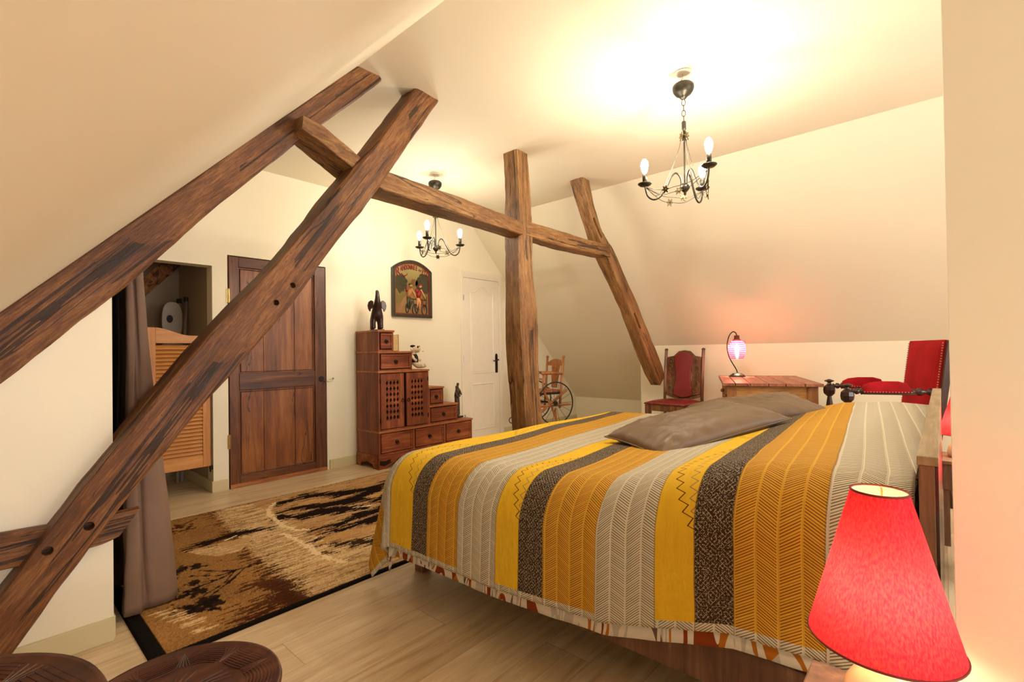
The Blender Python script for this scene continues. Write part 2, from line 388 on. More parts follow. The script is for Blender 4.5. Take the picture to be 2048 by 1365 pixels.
# near right partition, rear gable wall with two unseen windows added for the fill light
XP = 1.0
bm = NB(); box(bm, XP, XP+0.1, -2.3, -0.008, 0, ZC); struct('wall_right_partition', bm, M_wall)
bm = NB(); box(bm, -1.2, -0.55, -2.4, -2.3, 0, 2.8); box(bm, 0.95, 2.05, -2.4, -2.3, 0, 2.8); box(bm, 3.95, 6.9, -2.4, -2.3, 0, 2.8); box(bm, 2.05, 3.95, -2.4, -2.3, 0, 0.75); box(bm, 2.05, 3.95, -2.4, -2.3, 2.15, 2.8); box(bm, -0.55, 0.95, -2.4, -2.3, 0, 0.85); box(bm, -0.55, 0.95, -2.4, -2.3, 2.05, 2.8)
struct('wall_rear', bm, M_wall)
bm = NB()
for a in (-0.55, 0.175, 0.90): box(bm, a, a+0.05, -2.38, -2.33, 0.85, 2.05)
for a in (0.85, 2.0): box(bm, -0.55, 0.95, -2.38, -2.33, a, a+0.05)
struct('fill_window_1', bm, M_white)  # unseen window, put in where the left fill light enters
bm = NB()
for a in (2.05, 2.975, 3.90): box(bm, a, a+0.05, -2.38, -2.33, 0.75, 2.15)
for a in (0.75, 2.1): box(bm, 2.05, 3.95, -2.38, -2.33, a, a+0.05)
struct('fill_window_2', bm, M_white)  # unseen window, added to let in the right fill light

# ---------------------------------------------------------------- rough-hewn timbers
def timber(name, path, label, mat, seed, y_front, amp=0.009, step=0.03, peg=None, cutter=None, cat='beam', clipz=None, chamf=0.22, twist=None):
    """path: list of (X, Z, width, depth, yfront) ; the width lies in the truss plane, the depth along Y"""
    P = [Vector((p[0], 0, p[1])) for p in path]
    L = [0]
    for a, b in zip(P[:-1], P[1:]): L.append(L[-1]+(b-a).length)
    n = int(L[-1]/step)+1; rings = []
    base = Vector((P[0].x, path[0][4] if len(path[0]) > 4 else y_front, P[0].z))
    d0 = (P[-1]-P[0]).normalized()
    zax = d0; yax = Vector((0, 1, 0)); xax = yax.cross(zax)
    R3 = Matrix((xax, yax, zax)).transposed()
    bm = NB(); K = 5
    for i in range(n+1):
        s = L[-1]*i/n; j = 0
        while j < len(L)-2 and s > L[j+1]: j += 1
        t = (s-L[j])/(L[j+1]-L[j]); c = P[j].lerp(P[j+1], t)
        ta = (P[min(j+1, len(P)-1)]-P[j]).normalized()
        wd = path[j][2]*(1-t)+path[j+1][2]*t; dp = path[j][3]*(1-t)+path[j+1][3]*t
        yf = (path[j][4] if len(path[j]) > 4 else y_front)*(1-t)+(path[j+1][4] if len(path[j+1]) > 4 else y_front)*t
        nx = Vector((0, 1, 0)).cross(zax)
        ch = chamf*min(wd, dp)*0.35*(0.6+0.8*noise.noise(Vector((seed*3.1, s*2.2, 0.5)))+0.3)
        ch = max(0.003, min(ch, 0.03))
        ring = []
        def side(a, b, q):
            for k in range(q): ring.append((a[0]+(b[0]-a[0])*k/q, a[1]+(b[1]-a[1])*k/q))
        hw = wd/2
        side((-hw+ch, 0), (hw-ch, 0), K); side((hw-ch, 0), (hw, ch), 1); side((hw, ch), (hw, dp-ch), K); side((hw, dp-ch), (hw-ch, dp), 1)
        side((hw-ch, dp), (-hw+ch, dp), K); side((-hw+ch, dp), (-hw, dp-ch), 1); side((-hw, dp-ch), (-hw, ch), K); side((-hw, ch), (-hw+ch, 0), 1)
        vv = []
        for (a, b) in ring:
            p = c + nx*a; p = Vector((p.x, yf+b, p.z))
            loc = R3.transposed() @ (p-base)
            lf = 1.8
            dsp = noise.noise(Vector((loc.x*3+seed, loc.y*3, loc.z*lf)))*amp*2.2 + noise.noise(Vector((loc.x*26+seed, loc.y*26, loc.z*9)))*amp*0.5 + noise.noise(Vector((loc.x*70, loc.y*70+seed, loc.z*14)))*amp*0.3
            cen = R3.transposed() @ (Vector((c.x, yf+dp/2, c.z))-base)
            dr = (loc-cen); dr.z = 0; dr = dr.normalized() if dr.length > 0 else dr
            loc += dr*dsp
            if clipz is not None:
                q = R3 @ loc + base
                q.z = min(max(q.z, clipz[0]), clipz[1]); loc = R3.transposed() @ (q-base)
            vv.append(bm.verts.new(loc))
        rings.append(vv)
    m_ = len(rings[0])
    for A, B in zip(rings[:-1], rings[1:]):
        for k in range(m_): bm.faces.new((A[k], A[(k+1) % m_], B[(k+1) % m_], B[k]))
    bm.faces.new(rings[0][::-1]); bm.faces.new(rings[-1])
    bmesh.ops.recalc_face_normals(bm, faces=bm.faces[:])
    root = mesh_obj(name, bm, mat)
    root.matrix_world = Matrix.Translation(base) @ R3.to_4x4()
    for p in root.data.polygons: p.use_smooth = True
    try: root.data.set_sharp_from_angle(angle=math.radians(28))
    except Exception: pass
    bpy.context.view_layer.update()
    if cutter: carve(root, cutter)
    tag(root, label, cat); return root
nl = Vector((-0.8124, 0.583))
def legpt(x, z, w_): return (x+nl.x*w_/2, z+nl.y*w_/2, w_)
cut = NB()
for (x, z) in ((1.04, 1.438), (0.959, 1.348), (0.288, 0.485), (0.178, 0.429)):
    M4 = Matrix.Translation((x, 2.31, z)) @ Matrix.Rotation(PI/2, 4, 'X')
    bmesh.ops.create_cone(cut, cap_ends=True, segments=14, radius1=0.014 if z > 1 else 0.016, radius2=0.014 if z > 1 else 0.016, depth=0.16, matrix=M4)
lg = [(-0.07, 0.02, 0.135, 0.18), (0.045, 0.17, 0.135, 0.18), (0.317, 0.575, 0.14, 0.18), (0.608, 0.964, 0.155, 0.18), (1.004, 1.453, 0.172, 0.17), (1.426, 2.018, 0.16, 0.16), (1.907, 2.708, 0.16, 0.14), (1.965, 2.79, 0.16, 0.14)]
timber('truss_leg', [q+(2.34 if i < 5 else 2.345+0.012*(i-4),) for i, q in enumerate(lg)], 'big dark slanting timber leg in front of the old wooden door, with peg holes', M_beamd, 3.1, 2.34, cutter=cut, clipz=(0.0, ZC+0.02))
rf = [(-0.45, 0.61, 0.18), (0.07, 1.144, 0.172), (0.36, 1.455, 0.162), (0.60, 1.725, 0.142), (0.92, 2.073, 0.13), (1.15, 2.315, 0.125), (1.40, 2.572, 0.13), (1.56, 2.745, 0.13)]
timber('rafter', [q+(0.16, 2.42) for q in rf], 'upper dark rafter lying along the sloping ceiling at left, above the partition', M_beamd, 8.3, 2.42, clipz=(0.0, ZC+0.01), amp=0.007)
co = [(1.09, 2.248, 0.065, 0.15, 2.33), (1.2, 2.225, 0.085, 0.18, 2.34), (1.41, 2.145, 0.09, 0.19, 2.37), (1.6, 2.10, 0.112, 0.18, 2.39), (1.95, 2.10, 0.118, 0.17, 2.41), (2.39, 2.092, 0.108, 0.16, 2.44), (2.92, 2.08, 0.10, 0.15, 2.47)]
timber('collar_beam', co, 'horizontal rough timber from the rafter to the upright post', M_beam, 5.7, 2.4)
co = [(3.0, 2.10, 0.125, 0.14, 2.50), (3.3, 2.10, 0.13, 0.14, 2.50), (3.8, 2.095, 0.12, 0.13, 2.49), (4.27, 2.10, 0.12, 0.12, 2.47)]
timber('collar_beam', co, 'horizontal rough timber from the upright post to the right leg', M_beam, 15.2, 2.4)
po = [(3.10, -0.03, 0.22, 0.17), (3.078, 0.5, 0.216, 0.17), (3.05, 0.95, 0.213, 0.17), (3.032, 1.364, 0.206, 0.17), (3.01, 1.69, 0.178, 0.165), (3.008, 2.06, 0.18, 0.16), (3.0, 2.4, 0.16, 0.155), (2.972, 2.74, 0.15, 0.15)]
timber('king_post', [q+(2.505,) for q in po], 'upright rough timber post at the foot of the bed', M_beam, 1.9, 2.5, clipz=(0.0, ZC+0.02))
cut = NB()
for (x, z) in ((4.075, 2.30), (4.865, 1.42)):
    M4 = Matrix.Translation((x, 2.47, z)) @ Matrix.Rotation(math.radians(-40), 4, 'Y')
    box(cut, -0.017, 0.017, -0.06, 0.06, -0.11, 0.11, M4)
rl = [(3.83, 2.76, 0.10), (3.99, 2.455, 0.115), (4.13, 2.24, 0.125), (4.28, 2.10, 0.165), (4.76, 1.60, 0.18), (5.06, 1.23, 0.21), (5.34, 0.88, 0.21), (5.46, 0.73, 0.16)]
timber('truss_leg', [q+(0.13, 2.485) for q in rl], 'right slanting timber leg with slots, ending behind the burgundy chair', M_beam, 21.4, 2.48, cutter=cut, clipz=(0.55, ZC+0.02))
# short sole piece at the foot of the left leg
so = [(-0.55, 0.43, 0.13, 0.046), (0.0, 0.455, 0.13, 0.046), (0.20, 0.445, 0.12, 0.046), (0.36, 0.452, 0.11, 0.046), (0.415, 0.458, 0.10, 0.046)]
def tilt_end(o):
    for v in o.data.vertices:
        q = o.matrix_world @ v.co
        if q.x > 0.33: q.x += (q.z-0.455)*0.75*(q.x-0.33)/0.085
        v.co = o.matrix_world.inverted() @ q
o = timber('sole_piece', [q+(2.385,) for q in so], 'short horizontal reddish timber crossing behind the foot of the left leg', M_beamd, 33.0, 2.385)
tilt_end(o)

# ---------------------------------------------------------------- old wooden door (door_1)
d1 = bpy.data.objects.new('door_1', None); C.objects.link(d1); d1.location = (0, YB, 0); d1['kind'] = 'structure'
X0, X1, Z0, Z1 = 1.428, 2.265, 0.012, 1.932
bm = NB()
box(bm, X0, X0+0.075, 0.0, 0.04, Z0, Z1); box(bm, X1-0.105, X1, 0.0, 0.04, Z0, Z1); mesh_obj('stile', bm, M_door, d1, bevel=0.004)
bm = NB(); box(bm, X0+0.075, X1-0.105, 0.0, 0.04, Z1-0.085, Z1); box(bm, X0+0.075, X1-0.105, 0.0, 0.04, 0.81, 0.95); box(bm, X0+0.075, X1-0.105, 0.0, 0.04, Z0, Z0+0.08)
mesh_obj('rail', bm, M_doorh, d1, bevel=0.004)
for (za, zb, nm) in ((0.95, Z1-0.085, 'upper_panel'), (Z0+0.08, 0.81, 'lower_panel')):
    bm = NB(); xa, xb = X0+0.075, X1-0.105; cuts = [xa, xa+0.20, xa+0.47, xb]
    for a, b in zip(cuts[:-1], cuts[1:]): box(bm, a+0.0015, b-0.0015, 0.014, 0.03, za, zb)
    mesh_obj(nm, bm, M_doorp, d1, bevel=0.002)
    bm = NB(); rim = 0.014
    tube(bm, [(xa+rim, 0.012, za+rim), (xb-rim, 0.012, za+rim), (xb-rim, 0.012, zb-rim), (xa+rim, 0.012, zb-rim)], 0.006, 6, True)
    mesh_obj('moulding', bm, M_door, d1)
bm = NB(); box(bm, X0, X1, -0.012, 0.002, Z0-0.01, Z0+0.02); mesh_obj('sill', bm, M_edge, d1, bevel=0.003)
for z in (1.60, 0.39):
    bm = NB(); box(bm, X0-0.018, X0+0.004, -0.006, 0.01, z-0.055, z+0.055); tube(bm, [(X0-0.007, -0.006, z-0.06), (X0-0.007, -0.006, z+0.06)], 0.007, 10)
    mesh_obj('hinge', bm, M_brass, d1, bevel=0.001)
bm = NB(); bmesh.ops.create_cone(bm, cap_ends=True, segments=16, radius1=0.028, radius2=0.026, depth=0.008, matrix=Matrix.Translation((X1-0.045, -0.003, 0.87)) @ Matrix.Rotation(PI/2, 4, 'X'))
mesh_obj('lock_plate', bm, M_iron, d1)
bm = NB(); tube(bm, bez([(X1-0.02, -0.005, 0.845), (X1-0.015, -0.035, 0.845), (X1+0.035, -0.045, 0.85), (X1+0.05, -0.04, 0.868)], 5), 0.005, 8)
ball(bm, (X1+0.052, -0.04, 0.872), 0.009); mesh_obj('handle', bm, M_steel, d1, smooth=True)
bm = NB(); box(bm, DX0, X0-0.001, 0.03, 0.06, 0, DZ); box(bm, X1+0.001, DX1, 0.03, 0.06, 0, DZ); mesh_obj('gap_shade', bm, M_dark, d1)  # black strips standing in for shade beside the door leaf

# ---------------------------------------------------------------- white door (door_2)
d2 = bpy.data.objects.new('door_2', None); C.objects.link(d2); d2.location = (0, YB, 0); d2['kind'] = 'structure'
X0, X1, ZT = 4.045, 4.675, 2.03
bm = NB(); box(bm, X0-0.04, X0-0.003, -0.018, 0, 0, ZT+0.09); box(bm, X1+0.003, X1+0.055, -0.018, 0, 0, ZT+0.09); box(bm, X0-0.003, X1+0.003, -0.018, 0, ZT+0.003, ZT+0.09)
mesh_obj('frame', bm, M_white, d2, bevel=0.004)
bm = NB(); box(bm, X0, X1, -0.012, 0, 0.008, ZT); mesh_obj('leaf', bm, M_white, d2, bevel=0.003)
def arch_panel(xa, xb, za, zb, rise):
    pts = [(xa, za), (xb, za)]
    n = 16
    for i in range(n+1):
        t = i/n; x = xb+(xa-xb)*t
        zz = zb+rise*0.5*(1-math.cos(2*PI*min(max((t-0.12)/0.76, 0), 1)))
        pts.append((x, zz))
    return pts
for (za, zb, rise, nm) in ((0.84, 1.86, 0.085, 'upper_panel'), (0.13, 0.70, 0.0, 'lower_panel')):
    bm = NB(); P = arch_panel(X0+0.125, X1-0.11, za, zb, rise)
    tube(bm, [(x, -0.012, z) for x, z in P], 0.009, 6, True)
    cx = sum(p[0] for p in P)/len(P); cz = (za+zb)/2
    Q = [(cx+(x-cx)*0.87, cz+(z-cz)*(0.96 if nm == 'upper_panel' else 0.92)) for x, z in P]
    tube(bm, [(x, -0.012, z) for x, z in Q], 0.004, 6, True)
    prism(bm, [(cx+(x-cx)*0.87, cz+(z-cz)*0.95) for x, z in P], -0.015, -0.006)
    mesh_obj(nm, bm, M_white, d2, smooth=False)
for z in (1.78, 1.02, 0.3):
    bm = NB(); tube(bm, [(X0-0.004, -0.02, z-0.035), (X0-0.004, -0.02, z+0.035)], 0.007, 8); mesh_obj('hinge', bm, M_steel, d2)
bm = NB(); prism(bm, [(X1-0.075, 0.83), (X1-0.04, 0.83), (X1-0.036, 0.85), (X1-0.036, 1.05), (X1-0.04, 1.07), (X1-0.0575, 1.085), (X1-0.075, 1.07), (X1-0.079, 1.05), (X1-0.079, 0.85)], -0.019, -0.011)
mesh_obj('lock_plate', bm, M_iron, d2, bevel=0.001)
bm = NB(); tube(bm, bez([(X1-0.057, -0.012, 1.0), (X1-0.057, -0.05, 1.0), (X1-0.09, -0.055, 0.995), (X1-0.13, -0.05, 0.985), (X1-0.145, -0.05, 0.995)], 6), 0.007, 8)
ball(bm, (X1-0.057, -0.05, 1.0), 0.011); mesh_obj('handle', bm, M_iron, d2, smooth=True)

# ---------------------------------------------------------------- saloon shutter in the closet opening
sh = thing('louvred_shutter', 'pine louvred half door with a curved top closing the closet opening', 'shutter door', (0, YB+0.03, 0))
X0, X1, Z0, Z1 = 0.875, 1.292, 0.215, 1.31
def top(x): t = (x-X0)/(X1-X0); return 1.325-0.06*(0.5-0.5*math.cos(PI*min(1, max(0, (t-0.1)/0.6))))
for a, b in ((X0, X0+0.055), (X1-0.055, X1)):
    bm = NB(); prism(bm, [(a, Z0), (b, Z0), (b, top(b)), ((a+b)/2, top((a+b)/2)), (a, top(a))], -0.014, 0.014); mesh_obj('stile', bm, M_pinev, sh, bevel=0.003)
bm = NB(); xs = [X0+0.055+(X1-X0-0.11)*i/16 for i in range(17)]
prism(bm, [(xs[0], 1.205), (xs[-1], 1.205)]+[(x, top(x)) for x in reversed(xs)], -0.012, 0.012); mesh_obj('top_rail', bm, M_pine, sh, bevel=0.002)
bm = NB(); box(bm, xs[0], xs[-1], -0.012, 0.012, Z0, Z0+0.08); mesh_obj('bottom_rail', bm, M_pine, sh, bevel=0.002)
z = Z0+0.095; slat0 = None
while z < 1.2:
    if slat0 is None:
        bm = NB(); M4 = Matrix.Rotation(math.radians(-32), 4, 'X'); box(bm, xs[0]-0.004, xs[-1]+0.004, -0.0035, 0.0035, -0.019, 0.019, M4)
        slat0 = mesh_obj('slat', bm, M_pine, sh); slat0.location.z = z
    else:
        c = slat0.copy(); C.objects.link(c); c.parent = sh; c.location.z = z
    z += 0.0297
bm = NB(); box(bm, X1-0.005, X1+0.016, -0.02, 0.01, Z0-0.03, Z0+0.0); tube(bm, [(X1, 0, Z0-0.05), (X1, 0, Z0+0.005)], 0.006, 8); mesh_obj('pivot_hinge', bm, M_iron, sh)

# things inside the closet
bm = NB(); tube(bm, [(0.70, 4.75, 1.40), (1.22, 4.9, 1.98)], 0.055, 4); o = mesh_obj('closet_beam', bm, M_beamd); tag(o, 'dark slanting timber inside the closet, above the louvred shutter', 'beam')
fc = thing('folding_chair', 'pale folded plastic chair with a slotted back leaning in the closet corner', 'folding chair', (1.175, 5.02, 0))
bm = NB(); P = []
for i in range(24):
    a = 2*PI*i/24; P.append((0.075*math.copysign(abs(math.cos(a))**0.7, math.cos(a)), 1.42+0.16*math.copysign(abs(math.sin(a))**0.8, math.sin(a))))
prism(bm, P, -0.012, 0.012, M=Matrix.Rotation(math.radians(-8), 4, 'Z')); mesh_obj('backrest', bm, M_paleplastic, fc, bevel=0.005)
bm = NB(); ball(bm, (-0.02, -0.013, 1.43), 0.026, 0.9, 0.15, 1.3); mesh_obj('slot', bm, M_rubber, fc)
bm = NB(); ball(bm, (0, -0.02, 1.12), 0.12, 0.9, 0.25, 1.15); mesh_obj('seat', bm, M_paleplastic, fc, smooth=True)
for dx, zt in ((0.065, 1.58), (0.12, 1.60)):
    bm = NB(); tube(bm, [(dx-0.09 if dx > 0.1 else dx, 0.0, 0.0), (dx, 0.05, zt)], 0.014, 10); lgo = mesh_obj('leg', bm, M_paleplastic, fc, smooth=True)
    bm = NB(); tube(bm, [(dx, 0.05, zt-0.005), (dx+0.001, 0.051, zt+0.035)], 0.021, 10); mesh_obj('rubber_foot', bm, M_rubber, lgo)

# ---------------------------------------------------------------- curtain and the black sheet standing in for shade behind it
def curtain():
    bot = bez([(0.425, 2.60, 0), (0.43, 2.565, 0), (0.475, 2.55, 0), (0.50, 2.585, 0), (0.535, 2.575, 0), (0.60, 2.585, 0), (0.638, 2.65, 0), (0.60, 2.70, 0), (0.50, 2.72, 0), (0.555, 2.79, 0), (0.62, 2.86, 0), (0.55, 2.93, 0), (0.47, 2.93, 0), (0.46, 3.02, 0)], 8)
    top = bez([(0.455, 2.65, 0), (0.46, 2.63, 0), (0.468, 2.625, 0), (0.474, 2.645, 0), (0.482, 2.63, 0), (0.50, 2.628, 0), (0.507, 2.645, 0), (0.503, 2.67, 0), (0.485, 2.69, 0), (0.49, 2.73, 0), (0.497, 2.77, 0), (0.48, 2.80, 0), (0.465, 2.83, 0), (0.47, 2.87, 0)], 8)
    bm = NB(); n = len(bot); NZ = 46; g = []
    for k in range(NZ+1):
        t = k/NZ; z = 0.018+1.548*t
        s = (1-t)**1.25
        row = []
        for i in range(n):
            b, a = bot[i], top[i]
            p = a.lerp(b, s)
            wob = 0.012*noise.noise(Vector((i*0.10, z*2.4, 3.3)))+0.010*math.exp(-z*7)*noise.noise(Vector((i*0.25, z*14, 1.3)))
            row.append(bm.verts.new((p.x+wob, p.y+wob*0.5, z)))
        g.append(row)
    for k in range(NZ):
        for i in range(n-1): bm.faces.new((g[k][i], g[k][i+1], g[k+1][i+1], g[k+1][i]))
    o = mesh_obj('curtain', bm, M_curt, smooth=True); s_ = o.modifiers.new('solid', 'SOLIDIFY'); s_.thickness = 0.004; s_.offset = 0
    tag(o, 'taupe cloth curtain hanging from the rafter to the floor beside the left partition', 'curtain')
    bm = NB(); tube(bm, [(0.48, 2.58, 1.57), (0.48, 4.40, 1.57)], 0.012, 10); r = mesh_obj('rod', bm, M_iron, o)
curtain()
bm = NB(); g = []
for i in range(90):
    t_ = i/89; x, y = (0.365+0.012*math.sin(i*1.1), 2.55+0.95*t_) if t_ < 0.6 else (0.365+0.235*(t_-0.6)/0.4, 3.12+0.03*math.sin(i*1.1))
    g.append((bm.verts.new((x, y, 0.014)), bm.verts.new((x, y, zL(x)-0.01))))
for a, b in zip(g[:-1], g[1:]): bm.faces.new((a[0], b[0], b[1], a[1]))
o = mesh_obj('eaves_dark_sheet', bm, M_dark, smooth=True); s_ = o.modifiers.new('solid', 'SOLIDIFY'); s_.thickness = 0.004  # sheet added so the eaves opening stays dark
tag(o, 'black sheet behind the taupe curtain, added for the darkness of the eaves space', 'curtain')

# ---------------------------------------------------------------- rug with savanna design
def make_rug():
    RX0, RX1, RY0, RY1 = 0.425, 2.80, 2.115, 3.855
    NX, NY = 470, 345
    xs = np.linspace(RX0, RX1, NX); ys = np.linspace(RY0, RY1, NY); X, Y = np.meshgrid(xs, ys)
    rng = np.random.RandomState(3)
    def smooth(a, kx, ky):
        for k, ax in ((kx, 1), (ky, 0)):
            if k > 1:
                ker = np.ones(k)/k
                a = np.apply_along_axis(lambda m_: np.convolve(np.pad(m_, k, mode='wrap'), ker, 'same')[k:-k], ax, a)
        a = a-a.mean(); return a/a.std()
    fine = rng.randn(NY, NX)
    st = smooth(rng.randn(NY, NX), 17, 2)       # streaks along X
    st2 = smooth(rng.randn(NY, NX), 35, 3)
    big = smooth(smooth(rng.randn(NY, NX), 40, 40), 30, 30)
    blot = smooth(rng.randn(NY, NX), 5, 5)
    def c(r, g, b): return np.array(srgb(r, g, b)[:3])
    col = np.zeros((NY, NX, 3)); col[:] = c(150, 108, 60)
    col *= (1+0.10*fine+0.08*big)[..., None]
    def mixm(mask, cc, k=1.0):
        mk = np.clip(mask, 0, 1)[..., None]*k; col[:] = col*(1-mk)+cc*mk
    def seg(pts, wd, fuzz=0.0, nz=None):
        D = np.full(X.shape, 9.0)
        for i, ((x0, y0), (x1, y1)) in enumerate(zip(pts[:-1], pts[1:])):
            w0 = wd if np.isscalar(wd) else wd[i]; dx, dy = x1-x0, y1-y0; L2 = dx*dx+dy*dy+1e-9
            t = np.clip(((X-x0)*dx+(Y-y0)*dy)/L2, 0, 1); D = np.minimum(D, np.hypot(X-x0-t*dx, Y-y0-t*dy)-w0)
        if nz is not None: D = D+fuzz*nz
        return np.clip(0.5-D/0.006, 0, 1)
    def poly(pts):
        ins = np.zeros(X.shape, bool); n = len(pts)
        for i in range(n):
            (x0, y0), (x1, y1) = pts[i], pts[(i+1) % n]
            cnd = ((y0 > Y) != (y1 > Y)) & (X < (x1-x0)*(Y-y0)/(y1-y0+1e-12)+x0); ins ^= cnd
        return ins
    # sandy light right part with streaks, its left border following the dark fringe
    sep = [(3.86, 1.135), (3.754, 1.123), (3.536, 1.10), (3.354, 1.072), (3.024, 1.057), (2.846, 1.034), (2.679, 1.02), (2.49, 1.01), (2.342, 0.99), (2.212, 0.983), (2.10, 1.0)]
    sx = np.interp(Y, [a for a, b in reversed(sep)], [b for a, b in reversed(sep)])
    right = X > sx+0.02*st
    R_ = np.where(right, 1.0, 0.0)
    mixm(R_, c(196, 160, 112))
    mixm(R_*(st > 0.2), c(222, 194, 150), 0.75); mixm(R_*(st2 > 0.9), c(120, 80, 42), 0.55); mixm(R_*(st < -1.4), c(110, 72, 38), 0.6)
    # dark brown fringe streaks
    fr = np.exp(-((X-sx+0.02)/0.085)**2)
    widen = np.interp(Y, [2.1, 2.3, 2.6, 3.0, 3.4, 3.8], [1.6, 1.3, 1.0, 0.8, 0.6, 0.9])
    mixm(((fr*widen*0.80+0.33*st) > 0.80).astype(float), c(62, 26, 12), 0.92)
    mixm(seg([(0.763, 2.189), (0.85, 2.24), (0.94, 2.22)], 0.045, 0.035, st), c(70, 32, 14), 0.9)
    mixm(seg([(0.79, 2.14), (0.93, 2.12)], 0.03, 0.04, st), c(70, 32, 14), 0.9)
    mixm(seg([(0.90, 2.45), (0.98, 2.36)], 0.04, 0.035, st), c(70, 32, 14), 0.9)
    # animal shape floating on the tan ground
    mixm(poly([(0.79, 3.19), (0.84, 3.06), (0.90, 2.96), (1.0, 2.95), (1.08, 3.03), (1.12, 3.13), (1.0, 3.16)]).astype(float), c(196, 158, 108), 0.9)
    mixm(poly([(0.79, 3.19), (0.84, 3.06), (0.90, 2.96), (1.0, 2.95), (1.08, 3.03)])*(st > 0.5), c(228, 205, 165), 0.7)
    mixm(seg([(0.80, 3.20), (0.90, 3.235), (1.02, 3.24), (1.12, 3.24), (1.25, 3.19)], [0.012, 0.04, 0.05, 0.035], 0.022, st), c(34, 16, 10))
    mixm(seg([(1.0, 3.183), (1.07, 3.214)], 0.006), c(240, 225, 190))
    # tree
    RS = 0.72
    br = [[(1.03, 2.695), (0.95, 2.70), (0.892, 2.703)], [(0.892, 2.703), (0.834, 2.760), (0.777, 2.841)], [(0.892, 2.703), (0.82, 2.70), (0.729, 2.80)],
          [(0.892, 2.700), (0.80, 2.655), (0.658, 2.643)], [(0.889, 2.694), (0.815, 2.599), (0.764, 2.563), (0.66, 2.509)], [(0.94, 2.70), (0.84, 2.60), (0.72, 2.50)], [(0.80, 2.66), (0.72, 2.70)]]
    for b in br: mixm(seg(b, 0.006, 0.003, blot), c(24, 12, 8))
    for (x, y, r) in ((0.695, 2.92, .055), (0.77, 2.90, .045), (0.72, 2.70, .045), (0.697, 2.60, .05), (0.688, 2.47, .06), (0.649, 2.42, .055), (0.70, 2.42, .06), (0.62, 2.60, .05), (0.615, 2.45, .05), (0.64, 2.86, .05), (0.60, 2.68, .04)):
        mixm(seg([(x, y), (x+0.01, y)], r*RS, 0.016, blot), c(24, 12, 8), 0.95)
    mixm(seg([(1.013, 3.765), (0.91, 3.69), (0.87, 3.66)], 0.006), c(70, 34, 16))
    for (x, y) in ((0.866, 3.604), (0.87, 3.67), (0.90, 3.59), (0.89, 3.64)): mixm(seg([(x, y), (x+.01, y)], 0.028, 0.03, blot), c(70, 34, 16), 0.9)
    for (x, y) in ((0.551, 2.488), (0.58, 2.378), (0.60, 2.313), (0.615, 2.23), (0.565, 2.44)): mixm(seg([(x-.02, y), (x+.025, y-0.01)], 0.010, 0.012, st), c(220, 190, 140), 0.9)
    # head of the big animal: black masses and white outline
    mixm(((X > 1.38) & (Y > 2.55+0.02*st)).astype(float), c(170, 122, 74), 0.5)
    K_ = c(26, 12, 8)
    mixm(seg([(1.417, 3.445), (1.541, 3.453), (1.684, 3.39), (1.832, 3.324), (2.03, 3.328), (2.2, 3.40)], [0.027, 0.061, 0.081, 0.081, 0.108], 0.02, st2), K_)
    mixm(seg([(1.516, 3.655), (1.719, 3.70), (1.896, 3.559), (2.125, 3.482), (2.441, 3.548), (2.8, 3.6)], [0.041, 0.068, 0.068, 0.054, 0.068], 0.03, st2), K_)
    mixm(seg([(1.383, 3.337), (1.485, 3.24), (1.616, 3.254), (1.739, 3.156), (1.85, 3.10)], [0.047, 0.068, 0.081, 0.068], 0.025, st), K_)
    mixm(seg([(1.397, 2.938), (1.546, 2.915), (1.739, 2.951), (1.935, 2.969), (2.3, 3.05)], [0.016, 0.041, 0.068, 0.081], 0.02, st), K_)
    mixm(seg([(1.321, 2.741), (1.42, 2.82), (1.505, 2.829), (1.723, 2.827), (2.0, 2.85)], [0.016, 0.027, 0.041, 0.068], 0.02, st), K_)
    mixm(seg([(1.34, 2.68), (1.421, 2.594), (1.545, 2.50), (1.75, 2.55)], [0.027, 0.047, 0.061], 0.03, st), K_, 0.95)
    mixm(seg([(1.30, 2.56), (1.36, 2.50)], 0.015, 0.02, st), c(70, 34, 16), 0.9)
    mixm(seg([(2.0, 3.2), (2.6, 3.3)], 0.07, 0.05, st2), K_); mixm(seg([(2.0, 2.65), (2.6, 2.75)], 0.09, 0.06, st2), K_)
    for P in ([(1.493, 3.70), (1.396, 3.577), (1.362, 3.462), (1.325, 3.175), (1.34, 3.05), (1.39, 2.98)], [(1.273, 3.028), (1.278, 2.867), (1.271, 2.695), (1.267, 2.503), (1.30, 2.36)]):
        mixm(seg(P, 0.014, 0.008, blot), c(232, 208, 165), 0.95)
    mixm(seg([(1.505, 3.51), (1.665, 3.48), (1.742, 3.44)], 0.012, 0.012, st), c(190, 140, 84)); mixm(seg([(1.816, 3.143), (1.932, 3.084)], 0.01, 0.01, st), c(236, 214, 172))
    mixm(seg([(2.03, 3.27), (2.15, 3.30), (2.273, 3.37)], 0.035, 0.02, st), c(200, 156, 100)); mixm(seg([(1.345, 2.705), (1.465, 2.735), (1.675, 2.70)], 0.02, 0.012, st), c(190, 146, 90))
    # borders
    mixm((X < RX0+0.052).astype(float), c(20, 15, 12)); mixm((X > RX1-0.052).astype(float), c(20, 15, 12))
    mixm((Y < RY0+0.028).astype(float), c(20, 15, 12)); mixm((Y > RY1-0.014).astype(float), c(20, 15, 12))
    col = np.clip(col*(1+0.10*fine[..., None]), 0.003, 1)
    me = bpy.data.meshes.new('rug'); Z = 0.010+0.0012*np.clip(fine, -1, 1); Z[0, :] = Z[-1, :] = Z[:, 0] = Z[:, -1] = 0.001
    V = np.stack([X-RX0, Y-RY0, Z], -1).reshape(-1, 3)
    idx = np.arange(NY*NX).reshape(NY, NX); F = np.stack([idx[:-1, :-1], idx[:-1, 1:], idx[1:, 1:], idx[1:, :-1]], -1).reshape(-1, 4)
